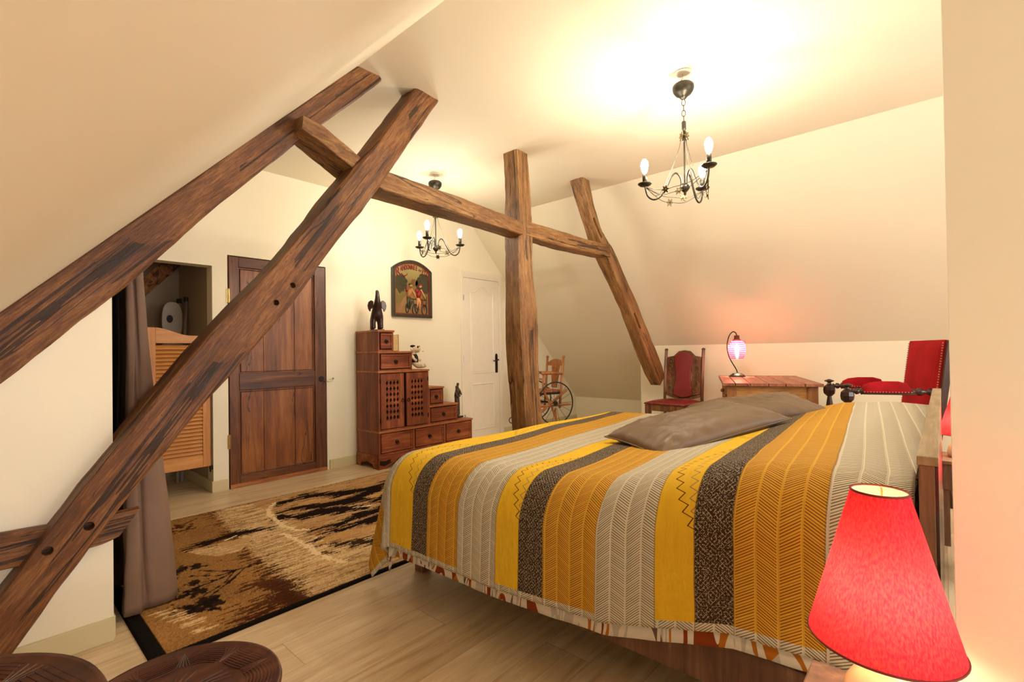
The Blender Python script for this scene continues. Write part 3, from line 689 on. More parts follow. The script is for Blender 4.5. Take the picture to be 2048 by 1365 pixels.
    me.vertices.add(len(V)); me.vertices.foreach_set('co', V.ravel()); me.loops.add(len(F)*4); me.loops.foreach_set('vertex_index', F.ravel())
    me.polygons.add(len(F)); me.polygons.foreach_set('loop_start', np.arange(len(F))*4); me.polygons.foreach_set('loop_total', np.full(len(F), 4)); me.update()
    at = me.color_attributes.new('pattern', 'FLOAT_COLOR', 'POINT'); at.data.foreach_set('color', np.concatenate([col, np.ones((NY, NX, 1))], -1).ravel())
    M_ = Mat('woven_rug', 0.95, 0.1); a = M_.nt.nodes.new('ShaderNodeVertexColor'); a.layer_name = 'pattern'
    M_.nt.links.new(a.outputs[0], M_.b.inputs['Base Color']); M_.bump(M_.noise(M_.coord('Object'), 300, 2), 0.4, 0.003)
    me.materials.append(M_.m); o = bpy.data.objects.new('rug', me); C.objects.link(o); o.location = (RX0, RY0, 0)
    tag(o, 'brown and tan patterned rug with a black border lying on the light floor', 'rug')
make_rug()

# ---------------------------------------------------------------- stepped cabinet
cab = thing('stepped_cabinet', 'reddish wooden staircase cabinet with drawers and two lattice doors against the far wall', 'cabinet', (2.575, 4.0, 0))
W = [(0.0, 0.175, 1.122, 1.322), (0.0, 0.393, 0.930, 1.118), (0.0, 0.60, 0.29, 0.928), (0.60, 0.797, 0.548, 0.738), (0.60, 0.993, 0.350, 0.546), (0.0, 1.21, 0.125, 0.348)]
W[4] = (0.60, 0.993, 0.354, 0.546); W[5] = (0.0, 1.21, 0.125, 0.352); W[2] = (0.0, 0.60, 0.354, 0.928)
DEP = 0.39
bm = NB(); t = 0.018
for (a, b, z0, z1) in W:
    box(bm, a, a+t, 0, DEP, z0, z1); box(bm, b-t, b, 0, DEP, z0, z1); box(bm, a+t, b-t, 0, DEP, z1-t, z1); box(bm, a+t, b-t, 0, DEP, z0, z0+t); box(bm, a+t, b-t, DEP-0.01, DEP, z0+t, z1-t)
for x in (0.405, 0.81): box(bm, x-0.012, x+0.012, 0, DEP-0.02, 0.143, 0.334)
mesh_obj('body', bm, M_cab, cab, bevel=0.003)
bm = NB()
for (a, b, z0, z1) in W: box(bm, a-0.006, b+0.008, -0.008, DEP, z1-0.012, z1+0.006)
mesh_obj('top_board', bm, M_edge, cab, bevel=0.003)
# plinth with a scalloped apron
bm = NB(); pts = [(-0.012, 0.125), (1.222, 0.125), (1.222, 0.0), (1.12, 0.0), (1.10, 0.03), (1.04, 0.045), (1.0, 0.075)]
for i in range(13):
    t_ = i/12; pts.append((0.98-0.74*t_, 0.075-0.012*math.cos(2*PI*t_*1.5)))
pts += [(0.2, 0.075), (0.17, 0.045), (0.11, 0.03), (0.09, 0.0), (-0.012, 0.0)]
prism(bm, pts, -0.012, 0.012)
prism(bm, [(0.0, 0.0), (0.08, 0.0), (0.1, 0.04), (0.2, 0.06), (0.3, 0.04), (0.32, 0.0), (DEP-0.01, 0.0), (DEP-0.01, 0.125), (0.0, 0.125)], -0.012, 0.010, axis='X')
mesh_obj('plinth', bm, M_cabh, cab, bevel=0.003)
bm = NB(); prism(bm, [(0.0, 0.045), (0.05, 0.03), (0.14, 0.055), (0.115, 0.06), (0.12, 0.085), (0.06, 0.075), (0.0, 0.085)], -0.017, -0.011); mesh_obj('corner_strap', bm, M_iron, cab)
def drawer(a, b, z0, z1):
    bm = NB(); box(bm, a, b, 0.004, 0.02, z0, z1); f = 0.016
    box(bm, a, b, -0.004, 0.006, z0, z0+f); box(bm, a, b, -0.004, 0.006, z1-f, z1); box(bm, a, a+f, -0.004, 0.006, z0+f, z1-f); box(bm, b-f, b, -0.004, 0.006, z0+f, z1-f)
    d = mesh_obj('drawer', bm, M_cabh, cab, bevel=0.0025)
    cx, cz = (a+b)/2, (z0+z1)/2; bm = NB()
    bmesh.ops.create_cone(bm, cap_ends=True, segments=12, radius1=0.019, radius2=0.015, depth=0.006, matrix=Matrix.Translation((cx, 0.0, cz)) @ Matrix.Rotation(PI/2, 4, 'X'))
    tube(bm, [(cx+0.015*math.sin(q), -0.010, cz-0.008+0.017*math.cos(q)) for q in [2*PI*k/14 for k in range(14)]], 0.0035, 6, True); ball(bm, (cx, -0.008, cz+0.008), 0.006)
    mesh_obj('ring_pull', bm, M_iron, d, smooth=True)
drawer(0.03, 0.158, 1.148, 1.296); drawer(0.03, 0.372, 0.956, 1.094); drawer(0.625, 0.775, 0.574, 0.712); drawer(0.625, 0.97, 0.380, 0.52)
drawer(0.025, 0.385, 0.15, 0.33); drawer(0.425, 0.79, 0.15, 0.33); drawer(0.83, 1.185, 0.15, 0.33)
def lattice_door(a, b, z0, z1, hinge_left):
    bm = NB(); s_ = 0.052; za, zb = z0+0.075, z1-0.06
    box(bm, a, a+s_, -0.008, 0.014, z0, z1); box(bm, b-s_, b, -0.008, 0.014, z0, z1); box(bm, a+s_, b-s_, -0.008, 0.014, z0, za); box(bm, a+s_, b-s_, -0.008, 0.014, zb, z1)
    d = mesh_obj('door', bm, M_cab, cab, bevel=0.003)
    bm = NB(); xa, xb = a+s_, b-s_; nx = 4; cw = (xb-xa)/nx; chh = cw*1.35
    nz = max(1, round((zb-za)/chh)); chh = (zb-za)/nz
    # crossing strips leaving diamond holes
    for i in range(nx):
        for j in range(nz):
            cx, cz = xa+cw*(i+0.5), za+chh*(j+0.5)
            o4 = [(cx-cw/2, cz-chh/2), (cx+cw/2, cz-chh/2), (cx+cw/2, cz+chh/2), (cx-cw/2, cz+chh/2)]
            i4 = [(cx, cz-chh*0.45), (cx+cw*0.36, cz), (cx, cz+chh*0.45), (cx-cw*0.36, cz)]
            for q in range(4):
                prism(bm, [o4[q], o4[(q+1) % 4], i4[(q+1) % 4], i4[q]], -0.002, 0.004)
            ball(bm, (cx-cw/2+0.001, -0.004, cz), 0.0035, seg=6)
    mesh_obj('lattice', bm, M_cabh, d)
    bm = NB(); box(bm, xa, xb, 0.012, 0.013, za, zb); mesh_obj('backing', bm, M_dark, d)
    cx = b-0.02 if hinge_left else a+0.02; cz = (z0+z1)/2; bm = NB()
    tube(bm, [(cx+0.014*math.sin(q), -0.014, cz-0.004+0.016*math.cos(q)) for q in [2*PI*k/14 for k in range(14)]], 0.0035, 6, True); ball(bm, (cx, -0.010, cz+0.010), 0.008)
    mesh_obj('ring_pull', bm, M_iron, d, smooth=True)
    for z in (z0+0.06, z1-0.09):
        bm = NB(); hx = a-0.004 if hinge_left else b+0.004; box(bm, hx-0.004, hx+0.004, -0.012, 0.0, z, z+0.045); mesh_obj('hinge', bm, M_iron, d)
lattice_door(0.022, 0.288, 0.378, 0.905, True); lattice_door(0.318, 0.58, 0.378, 0.905, False)

# books leaning behind the steps
for (x, y0, z, w_, d_, h_, lab) in ((2.765, 4.06, 1.125, 0.085, 0.24, 0.165, 'large yellowed book standing against the top drawer of the stepped cabinet'), (3.378, 4.06, 0.553, 0.035, 0.2, 0.16, 'thin yellowed book standing on the right-hand steps of the cabinet')):
    bk = thing('book', lab, 'book', (x, y0, z), 0, 'books on the stepped cabinet')
    bm = NB(); box(bm, 0.004, w_-0.004, 0.0, d_, 0.003, h_-0.003); mesh_obj('pages', bm, plain('aged_paper', srgb(206, 176, 122), 0.8, 0, 0.15, 60), bk)
    bm = NB(); box(bm, 0, 0.003, -0.003, d_+0.003, 0, h_); box(bm, w_-0.003, w_, -0.003, d_+0.003, 0, h_); box(bm, 0.003, w_-0.003, d_, d_+0.003, 0, h_); mesh_obj('cover', bm, plain('tan_cover', srgb(150, 112, 70), 0.7), bk)

# ---------------------------------------------------------------- skinned figures
def skin(name, verts, edges, mat, parent=None, sub=2, root=0, loc=None, rot=None, scale=1):
    me = bpy.data.meshes.new(name); me.from_pydata([Vector(v[:3])*scale for v in verts], edges, []); me.materials.append(mat)
    o = bpy.data.objects.new(name, me); C.objects.link(o)
    sk = o.modifiers.new('skin', 'SKIN'); sk.use_smooth_shade = True; o.data.materials[0] = mat
    for i, v in enumerate(verts):
        r = v[3]*scale; rb = (v[4] if len(v) > 4 else v[3])*scale
        me.skin_vertices[0].data[i].radius = (r, rb); me.skin_vertices[0].data[i].use_root = (i == root)
    sb = o.modifiers.new('sub', 'SUBSURF'); sb.levels = sub; sb.render_levels = sub
    evaluate_to_mesh(o)
    for p in o.data.polygons: p.use_smooth = True
    if len(o.data.materials) == 0: o.data.materials.append(mat)
    if parent: o.parent = parent
    if loc: o.location = loc
    if rot: o.rotation_euler = rot
    return o
el = thing('elephant_figure', 'dark carved wooden elephant with raised trunk on top of the stepped cabinet', 'figurine', (2.668, 4.16, 1.337), math.radians(-27))
V = [(0, 0.06, 0.17, 0.056), (0, 0.0, 0.175, 0.052), (0, -0.045, 0.215, 0.044), (0, -0.075, 0.255, 0.036), (0, -0.088, 0.290, 0.027), (0, -0.088, 0.325, 0.022), (0, -0.078, 0.355, 0.019), (0, -0.062, 0.372, 0.017), (0, -0.045, 0.376, 0.015),
     (-0.033, -0.03, 0.11, 0.029), (-0.036, -0.035, 0.055, 0.023), (-0.036, -0.04, 0.004, 0.025), (0.033, -0.03, 0.11, 0.029), (0.036, -0.035, 0.055, 0.023), (0.036, -0.04, 0.004, 0.025),
     (-0.033, 0.08, 0.10, 0.028), (-0.036, 0.085, 0.05, 0.022), (-0.036, 0.085, 0.004, 0.024), (0.033, 0.08, 0.10, 0.028), (0.036, 0.085, 0.05, 0.022), (0.036, 0.085, 0.004, 0.024)]
Ed = [(0, 1), (1, 2), (2, 3), (3, 4), (4, 5), (5, 6), (6, 7), (7, 8), (1, 9), (9, 10), (10, 11), (1, 12), (12, 13), (13, 14), (0, 15), (15, 16), (16, 17), (0, 18), (18, 19), (19, 20)]
skin('body', V, Ed, M_ebony, el, 2, 1)
for s in (-1, 1):
    bm = NB(); pts = [(s*0.022, 0.275), (s*0.045, 0.288), (s*0.070, 0.270), (s*0.080, 0.235), (s*0.074, 0.200), (s*0.060, 0.175), (s*0.050, 0.178), (s*0.046, 0.20), (s*0.028, 0.215)]
    prism(bm, pts, -0.062, -0.050, M=Matrix.Rotation(math.radians(s*12), 4, 'Z')); mesh_obj('ear', bm, M_ebony, el, bevel=0.005)
bm = NB(); box(bm, -0.065, 0.065, -0.07, 0.12, -0.007, 0.003); mesh_obj('base', bm, M_ebony, el, bevel=0.003)
# plush cow
cow = thing('plush_cow', 'cream plush cow in a black waistcoat sitting on the stepped cabinet', 'soft toy', (3.075, 4.12, 0.937), math.radians(35))
V = [(0, 0, 0.05, 0.048), (0, 0, 0.11, 0.042), (0, 0, 0.155, 0.028), (0, -0.01, 0.205, 0.044), (0, -0.045, 0.205, 0.040), (0, -0.075, 0.195, 0.030),
     (-0.04, 0.0, 0.13, 0.018), (-0.065, -0.03, 0.10, 0.015), (-0.075, -0.06, 0.085, 0.016), (0.04, 0.0, 0.13, 0.018), (0.065, -0.03, 0.10, 0.015), (0.075, -0.06, 0.085, 0.016),
     (-0.03, -0.05, 0.03, 0.024), (-0.04, -0.10, 0.028, 0.022), (-0.042, -0.125, 0.045, 0.024), (0.03, -0.05, 0.03, 0.024), (0.04, -0.10, 0.028, 0.022), (0.042, -0.125, 0.045, 0.024)]
Ed = [(0, 1), (1, 2), (2, 3), (3, 4), (4, 5), (1, 6), (6, 7), (7, 8), (1, 9), (9, 10), (10, 11), (0, 12), (12, 13), (13, 14), (0, 15), (15, 16), (16, 17)]
skin('body', V, Ed, M_cream, cow, 2, 0)
for s in (-1, 1):
    bm = NB(); ball(bm, (s*0.052, 0.0, 0.205), 0.022, 1, 0.5, 0.7, rot=Matrix.Rotation(s*0.5, 3, 'Y')); mesh_obj('ear', bm, M_cream, cow, smooth=True)
    bm = NB(); ball(bm, (s*0.022, -0.056, 0.228), 0.011, 1, 0.8, 1.2); mesh_obj('eye', bm, M_black, cow, smooth=True)
bm = NB(); ball(bm, (0.0, 0.006, 0.238), 0.028, 1.05, 1.0, 0.5); mesh_obj('head_patch', bm, M_black, cow, smooth=True)
bm = NB(); lathe(bm, [(0.050, 0.07), (0.051, 0.10), (0.047, 0.13), (0.034, 0.155)], 18, cap=False); mesh_obj('waistcoat', bm, M_black, cow, smooth=True)
bm = NB(); tube(bm, [(-0.02, -0.103, 0.185), (0, -0.108, 0.180), (0.02, -0.103, 0.185)], 0.003, 6); mesh_obj('mouth', bm, plain('pink_felt', srgb(190, 110, 90), 0.8), cow)
# bronze couple
st = thing('couple_statuette', 'mottled bronze statuette of two standing embracing figures on the lowest cabinet step', 'statuette', (3.715, 4.16, 0.361), math.radians(20))
V = [(-0.018, 0, 0.18, 0.032, 0.024), (-0.02, 0, 0.09, 0.030, 0.022), (-0.022, 0, 0.012, 0.030, 0.024), (-0.018, 0, 0.27, 0.034, 0.022), (-0.018, 0, 0.325, 0.014), (-0.022, -0.004, 0.365, 0.019),
     (-0.05, -0.005, 0.29, 0.012), (-0.045, -0.03, 0.235, 0.010), (0.0, -0.04, 0.25, 0.010)]
skin('figure', V, [(0, 1), (1, 2), (0, 3), (3, 4), (4, 5), (3, 6), (6, 7), (7, 8)], M_bronze, st, 2, 0)
V = [(0.022, 0.012, 0.19, 0.030, 0.022), (0.024, 0.012, 0.09, 0.028, 0.020), (0.026, 0.01, 0.012, 0.028, 0.022), (0.022, 0.012, 0.29, 0.034, 0.022), (0.020, 0.01, 0.352, 0.013), (0.018, 0.0, 0.395, 0.019),
     (0.052, 0.0, 0.31, 0.012), (0.055, -0.02, 0.255, 0.010), (0.01, -0.042, 0.27, 0.010)]
skin('figure', V, [(0, 1), (1, 2), (0, 3), (3, 4), (4, 5), (3, 6), (6, 7), (7, 8)], M_bronze, st, 2, 0)
bm = NB(); box(bm, -0.06, 0.07, -0.04, 0.045, 0, 0.012); mesh_obj('base', bm, M_iron, st, bevel=0.003)

# ---------------------------------------------------------------- painted sign of two cyclists
pic = thing('cycling_sign', 'arched wooden relief sign with two cyclists hanging on the far wall', 'wall sign', (3.005, YB, 1.50))
def flat(name): return name
PW, PH, PA = 0.535, 0.53, 0.105
def arch(inset, n=20):
    xa, xb = inset, PW-inset; P = [(xa, inset), (xb, inset)]
    for i in range(n+1):
        t = i/n; x = xb+(xa-xb)*t; u = (x-PW/2)/(PW/2); P.append((x, PH+PA*(1-u*u)-inset))
    return P
def ring_prism(bm, A, B, y0, y1):
    n = len(A)
    for i in range(n):
        j = (i+1) % n; a = [(A[i]), (A[j]), (B[j]), (B[i])]; prism(bm, a, y0, y1)
bm = NB(); ring_prism(bm, arch(0), arch(0.03), -0.035, -0.002); mesh_obj('frame', bm, plain('dark_green_frame', srgb(52, 50, 34), 0.4, 0, 0.3, 60), pic, bevel=0.004)
bm = NB(); ring_prism(bm, arch(0.03), arch(0.042), -0.028, -0.004); mesh_obj('inner_border', bm, plain('oxblood_border', srgb(112, 38, 32), 0.5), pic)
Msky = Mat('painted_background', 0.5); zz = Msky.coord('Object'); sp = Msky.nt.nodes.new('ShaderNodeSeparateXYZ'); Msky.nt.links.new(zz, sp.inputs[0])
Msky.color(Msky.ramp(E(Msky.nt, sp.outputs[2])/0.62+(Msky.noise(zz, 14, 4)-0.5)*0.12, [(0.05, srgb(146, 108, 62)), (0.3, srgb(112, 96, 44)), (0.55, srgb(128, 104, 52)), (0.85, srgb(160, 146, 92))]))
bm = NB(); prism(bm, arch(0.04), -0.016, -0.002); mesh_obj('panel', bm, Msky.m, pic)
def blob(cx, cz, rx, rz, mat, name, y=-0.02, n=30, ir=0.16, seed=0):
    bm = NB(); rs = random.Random(seed); P = []
    for i in range(n):
        a = 2*PI*i/n; k = 1+ir*(rs.random()-0.5)*2; x = cx+rx*math.cos(a)*k; z = cz+rz*math.sin(a)*k
        P.append((min(max(x, 0.044), PW-0.044), max(z, 0.045)))
    prism(bm, P, y, -0.014); return mesh_obj(name, bm, mat, pic)
Mtree = plain('painted_foliage', srgb(62, 54, 26), 0.6, 0, 0.4, 60, 0.5)
blob(0.115, 0.37, 0.085, 0.10, Mtree, 'left_trees', seed=1); blob(0.42, 0.385, 0.095, 0.115, Mtree, 'right_trees', seed=2); blob(0.30, 0.39, 0.045, 0.04, plain('painted_far_tree', srgb(120, 84, 38), 0.6), 'far_tree', seed=3)
Mpath = plain('painted_path', srgb(146, 108, 66), 0.6, 0, 0.1, 40); bm = NB(); prism(bm, [(0.06, 0.046), (PW-0.05, 0.046), (PW-0.14, 0.15), (0.30, 0.30), (0.25, 0.30), (0.14, 0.2), (0.10, 0.12)], -0.018, -0.014); mesh_obj('path', bm, Mpath, pic)
Mskin = plain('painted_skin', srgb(206, 148, 96), 0.6); Mred = plain('painted_red', srgb(140, 26, 30), 0.5); Mtyre = plain('painted_black', srgb(26, 22, 20), 0.5); Mtan = plain('painted_tan', srgb(176, 124, 70), 0.5); Mgrn = plain('painted_green', srgb(60, 62, 38), 0.5)
def cyclist(ox, sc, shirt, trousers, bikemat, nm, helmet):
    y = -0.024
    P = lambda x, z: (ox+x*sc, y, z*sc)
    bm = NB(); tube(bm, [(ox+(0.055+0.030*math.cos(a))*sc, y, (0.075+0.052*math.sin(a))*sc) for a in [2*PI*k/18 for k in range(18)]], 0.0055*sc, 6, True); mesh_obj('front_wheel', bm, Mtyre, pic)
    bm = NB(); tube(bm, [(ox+(-0.035+0.018*math.cos(a))*sc, y, (0.085+0.042*math.sin(a))*sc) for a in [2*PI*k/16 for k in range(16)]], 0.0045*sc, 6, True); mesh_obj('rear_wheel', bm, Mtyre, pic)
    bm = NB(); tube(bm, [P(0.055, 0.075), P(0.035, 0.17)], 0.004*sc, 6); tube(bm, [P(0.035, 0.15), P(-0.01, 0.09), P(-0.035, 0.085), P(-0.015, 0.15), P(0.03, 0.15)], 0.0045*sc, 6); tube(bm, [P(0.0, 0.178), P(0.075, 0.176)], 0.004*sc, 6); mesh_obj('bicycle_frame', bm, bikemat, pic)
    bm = NB(); tube(bm, [P(-0.02, 0.19), P(-0.005, 0.26)], [0.020*sc, 0.026*sc], 10); r_ = mesh_obj('torso', bm, shirt, pic, smooth=True)
    bm = NB(); tube(bm, [P(0.015, 0.275), P(0.045, 0.23), P(0.07, 0.185)], 0.0075*sc, 8); tube(bm, [P(-0.025, 0.27), P(-0.015, 0.225), P(0.02, 0.185)], 0.008*sc, 8); ball(bm, P(0.008, 0.305), 0.017*sc); mesh_obj('skin', bm, Mskin, pic, smooth=True)
    bm = NB(); tube(bm, [P(-0.02, 0.19), P(0.002, 0.14), P(-0.008, 0.08)], [0.017*sc, 0.012*sc, 0.008*sc], 8); tube(bm, [P(-0.025, 0.19), P(-0.025, 0.14), P(-0.035, 0.09)], [0.016*sc, 0.011*sc, 0.008*sc], 8); mesh_obj('legs', bm, trousers, pic, smooth=True)
    bm = NB(); ball(bm, P(0.006, 0.315), 0.019*sc, 1, 0.9, 0.7); mesh_obj('helmet', bm, helmet, pic, smooth=True)
    bm = NB(); ball(bm, P(-0.033, 0.262), 0.017*sc, 1, 0.6, 1.2); mesh_obj('rucksack', bm, Mred, pic, smooth=True)
cyclist(0.235, 1.16, Mtan, Mgrn, Mgrn, 'left', Mgrn); cyclist(0.365, 1.16, Mred, Mskin, Mred, 'right', Mred)
bm = NB(); box(bm, 0.46, 0.466, -0.022, -0.014, 0.12, 0.24); tube(bm, [(0.435, -0.02, 0.12), (0.463, -0.02, 0.2)], 0.003, 5); mesh_obj('fence_post', bm, plain('painted_post', srgb(96, 60, 34), 0.6), pic)
bm = NB(); rs = random.Random(5)
for i in range(26): ball(bm, (0.14+0.32*rs.random(), -0.019, 0.06+0.06*rs.random()), 0.003, seg=6)
o = mesh_obj('fallen_leaves', bm, Mred, pic)
def letter(ch, x, z, size, rot=0, sx=0.6, mat=Mred):
    cu = bpy.data.curves.new('letter', 'FONT'); cu.body = ch; cu.size = size; cu.extrude = 0.002; cu.offset = 0.0012; cu.align_x = 'CENTER'
    t_ = bpy.data.objects.new('letter', cu); C.objects.link(t_); bpy.context.view_layer.update()
    me = bpy.data.meshes.new_from_object(t_.evaluated_get(bpy.context.evaluated_depsgraph_get())); bpy.data.objects.remove(t_)
    me.transform(Matrix.Diagonal((sx, 1, 1, 1))); me.transform(Matrix.Rotation(PI/2, 4, 'X')); me.transform(Matrix.Rotation(rot, 4, 'Y'))
    me.materials.clear(); me.materials.append(mat)
    l_ = bpy.data.objects.new('letter', me); C.objects.link(l_); l_.parent = pic; l_.location = (x, -0.0235, z)
arcz = lambda x: PH-0.052+0.10*(1-((x-PW/2)/(PW/2))**2)
txt = 'ANDONNEE'
letter('R', 0.083, arcz(0.083)-0.075, 0.125, -0.15, 0.75)
for i, chx in enumerate(txt):
    x = 0.125+0.0285*i; letter(chx, x, arcz(x)-0.045, 0.072, 0.9*(x-PW/2)*0.6, 0.55)
for i, chx in enumerate('en'):
    x = 0.358+0.019*i; letter(chx, x, arcz(x)-0.040, 0.045, 0.25, 0.6)
for i, chx in enumerate('VTT'):
    x = 0.404+0.029*i; letter(chx, x, arcz(x)-0.055, 0.08, 0.25, 0.55)
bm = NB(); tube(bm, bez([(0.085, -0.02, 0.495), (0.115, -0.02, 0.462), (0.155, -0.02, 0.452), (0.195, -0.02, 0.468), (0.205, -0.02, 0.485)], 6), [0.0025+0.003*math.sin(PI*i/24) for i in range(25)], 6); mesh_obj('flourish', bm, Mred, pic, smooth=True)

# ---------------------------------------------------------------- bed
BX0, BX1, BY0, BY1 = 1.30, 3.42, 0.045, 2.06
bed = thing('bed', 'wide wooden bed with a plain plank headboard under a striped quilt', 'bed', (0, 0, 0))
bm = NB(); box(bm, BX0, BX1, 0.016, 0.042, 0.10, 0.855); mesh_obj('headboard', bm, M_bed, bed, bevel=0.002)
bm = NB(); box(bm, BX0+0.002, BX1-0.002, 0.011, 0.0155, 0.10, 0.855); mesh_obj('headboard_back', bm, M_bedback, bed)
bm = NB(); box(bm, BX0-0.001, BX1+0.001, 0.010, 0.0445, 0.855, 0.874); mesh_obj('headboard_cap', bm, M_bedtop, bed, bevel=0.002)
bm = NB(); box(bm, BX0+0.06, BX0+0.085, 0.045, BY1-0.04, 0.17, 0.30); mesh_obj('side_rail', bm, M_bed, bed, bevel=0.003)
bm = NB(); box(bm, BX1-0.085, BX1-0.06, 0.045, BY1-0.04, 0.17, 0.30); mesh_obj('side_rail', bm, M_bed, bed, bevel=0.003)
bm = NB(); box(bm, BX0+0.085, BX1-0.085, BY1-0.065, BY1-0.04, 0.17, 0.30); mesh_obj('foot_rail', bm, M_bed, bed, bevel=0.003)
for x in (1.50, BX1-0.25):
    for y in (0.08, BY1-0.07):
        bm = NB(); box(bm, x, x+0.06, y-0.03, y+0.03, 0, 0.17); mesh_obj('leg', bm, M_bed, bed, bevel=0.003)
bm = NB(); box(bm, BX0+0.09, BX1-0.09, 0.06, BY1-0.07, 0.30, 0.57); o = mesh_obj('mattress', bm, plain('mattress_ticking', srgb(225, 220, 210), 0.9), bevel=0.05, seg=4)
tag(o, 'thick mattress on the bed, covered by quilt and duvet', 'mattress')
def ztop(x, y):
    b = pl(y, [(0.05, 0.155), (0.2, 0.165), (0.42, 0.15), (0.62, 0.095), (0.80, 0.045), (1.0, 0.02), (1.3, 0.0), (2.2, -0.01)])
    side = min(1, max(0.35, 1-0.0*(x-BX0)))
    return 0.628+b*side+0.010*noise.noise(Vector((x*2.3, y*2.3, 0)))
def drape(name, mat, r, ax, by, inset, uvs=True, nx=230, ny=230, skew=0.0, amp=1.0, zoff=0.0, thick=0.012):
    """cloth lying on the bed: hangs ax beyond the long edges and by beyond the foot edge"""
    x0, x1 = BX0+inset+r, BX1-inset-r; y0, y1 = 0.052, BY1-inset-r-0.01
    q = r*PI/2
    U0, U1 = x0-q-ax, x1+q+ax; V1 = y1+q+by
    us = np.linspace(U0, U1, nx); vs2 = np.linspace(y0, V1, ny)
    bm = NB(); uvl = bm.loops.layers.uv.new('UVMap'); G = []; UV = {}
    for v in vs2:
        row = []
        for u in us:
            a = max(0, x0-u); a2 = max(0, u-x1); b = max(0, v-y1); sx = -1 if a > 0 else 1; aa = a if a > 0 else a2
            rho = math.hypot(aa, b)
            cx = min(max(u, x0), x1); cy = min(v, y1)
            zt = ztop(cx, cy)+zoff
            if rho > 0:
                phi = math.atan2(b, aa); th = min(rho/r, PI/2); hor = r*math.sin(th); drop = r*(1-math.cos(th))+max(0, rho-q)
                hang = max(0, rho-q*0.7)
                corner = math.sin(2*phi) if (aa > 0 and b > 0) else 0
                fold = amp*hang*(0.10*math.sin(phi*9)*corner + 0.035*noise.noise(Vector((cx*4, cy*4.5+phi*3, 1.7)))+0.02*noise.noise(Vector((cx*11, cy*11+phi*6, 4.1))))
                hor += 0.05*hang+fold+0.05*corner*hang
                x = cx+sx*hor*math.cos(phi); y = cy+hor*math.sin(phi); z = zt-drop
            else: x, y, z = u, v, zt
            vv = bm.verts.new((x, y, max(z, 0.03))); UV[vv] = (u-U0, v-skew*max(0, min(u-x0, 2.2))); row.append(vv)
        G.append(row)
    for j in range(ny-1):
        for i in range(nx-1):
            f = bm.faces.new((G[j][i], G[j][i+1], G[j+1][i+1], G[j+1][i]))
            for l in f.loops: l[uvl].uv = UV[l.vert]
    o = mesh_obj(name, bm, mat, smooth=True); s_ = o.modifiers.new('solid', 'SOLIDIFY'); s_.thickness = thick; s_.offset = 1 if thick > 0.005 else 0
    return o
# duvet with a blotched print showing below the quilt
Md = Mat('printed_duvet', 0.8, 0.2); vv = Md.coord('Object', (1.0, 1.0, 0.32)); n1 = Md.noise(vv, 11, 1, 0.4, 0.6); n2 = Md.noise(vv, 4, 1)
band = ((n1*7.0).frac()-0.5).abs(); colr = Md.ramp((n2*6).frac(), [(0, srgb(150, 66, 26)), (0.3, srgb(196, 120, 36)), (0.5, srgb(206, 200, 192)), (0.7, srgb(120, 96, 84)), (0.85, srgb(236, 228, 214))], True)
Md.color(Md.mix(band.lt(0.22), srgb(238, 232, 222), colr))
o = drape('duvet', Md.m, 0.10, 0.335, 0.17, 0.035, nx=120, ny=120, zoff=-0.02, thick=0.006, amp=0.6); tag(o, 'white duvet printed with brown and orange shapes, peeping out below the quilt', 'duvet')
# quilt
Mq = Mat('striped_quilt', 0.8, 0.2); U, V = Mq.uv()
def rng_mask(v, L):
    out = None
    for a, b in L:
        m_ = v.gt(a)*v.lt(b); out = m_ if out is None else out+m_
    return out
YEL = [(1.735, 1.905), (1.124, 1.235), (0.504, 0.615)]; BRN = [(1.634, 1.735), (1.019, 1.124), (0.405, 0.504)]; OCH = [(1.446, 1.634), (0.81, 1.019), (0.206, 0.405), (2.12, 2.9)]
Vn = V+(Mq.noise(Mq.coord('UV'), 3, 2)-0.5)*0.012
my, mb_, mo = rng_mask(Vn, YEL), rng_mask(Vn, BRN), rng_mask(Vn, OCH)
hem = U.lt(0.022); hem2 = V.gt(2.0+0.35)
my = my*(1.0-hem); mb_ = mb_*(1.0-hem); mo = mo*(1.0-hem)
cw = 0.0505
a = V/cw; tri = ((a*0.5).frac()*2.0-1.0).abs(); kk = (a.frac()-0.5).abs()
q = U+tri*cw*0.62
stroke = (q/0.0072).frac().lt(0.42)*kk.lt(0.44)*((q/0.036).frac().lt(0.86))
base = Mq.mix(mo, srgb(220, 212, 192), srgb(220, 170, 58)); base = Mq.mix(my, base, srgb(232, 188, 44)); base = Mq.mix(mb_, base, srgb(56, 38, 28))
strc = Mq.mix(mo, srgb(104, 88, 66), srgb(124, 62, 22))
base = Mq.mix(stroke*(1.0-my)*(1.0-mb_)*0.9, base, strc)
d1_ = (((U+V)/0.0125).frac()-0.5).abs().lt(0.08).mx((((U-V)/0.0125).frac()-0.5).abs().lt(0.08)); dn = Mq.noise(Mq.coord('UV'), 200, 1).gt(0.5)
dots = Mq.noise(Mq.coord('UV'), 330, 0).gt(0.68)
base = Mq.mix((d1_*dn).mx(dots)*mb_*0.8, base, srgb(200, 186, 160))
for (va, vb) in YEL:
    for (amp_, off, ccol) in ((0.085, 0.0, srgb(84, 44, 20)), (0.045, -0.012, srgb(150, 128, 92))):
        ph = ((U-0.26)/0.80).frac(); arc = (ph*PI/0.62).sin()*amp_*((vb-va)/0.11); on = ph.lt(0.62)
        zig = (((U/0.034).frac()-0.5).abs()-0.25)*0.045
        line = (V-(arc+zig+va+off)).abs().lt(0.0022)*on
        base = Mq.mix(line*my, base, ccol)
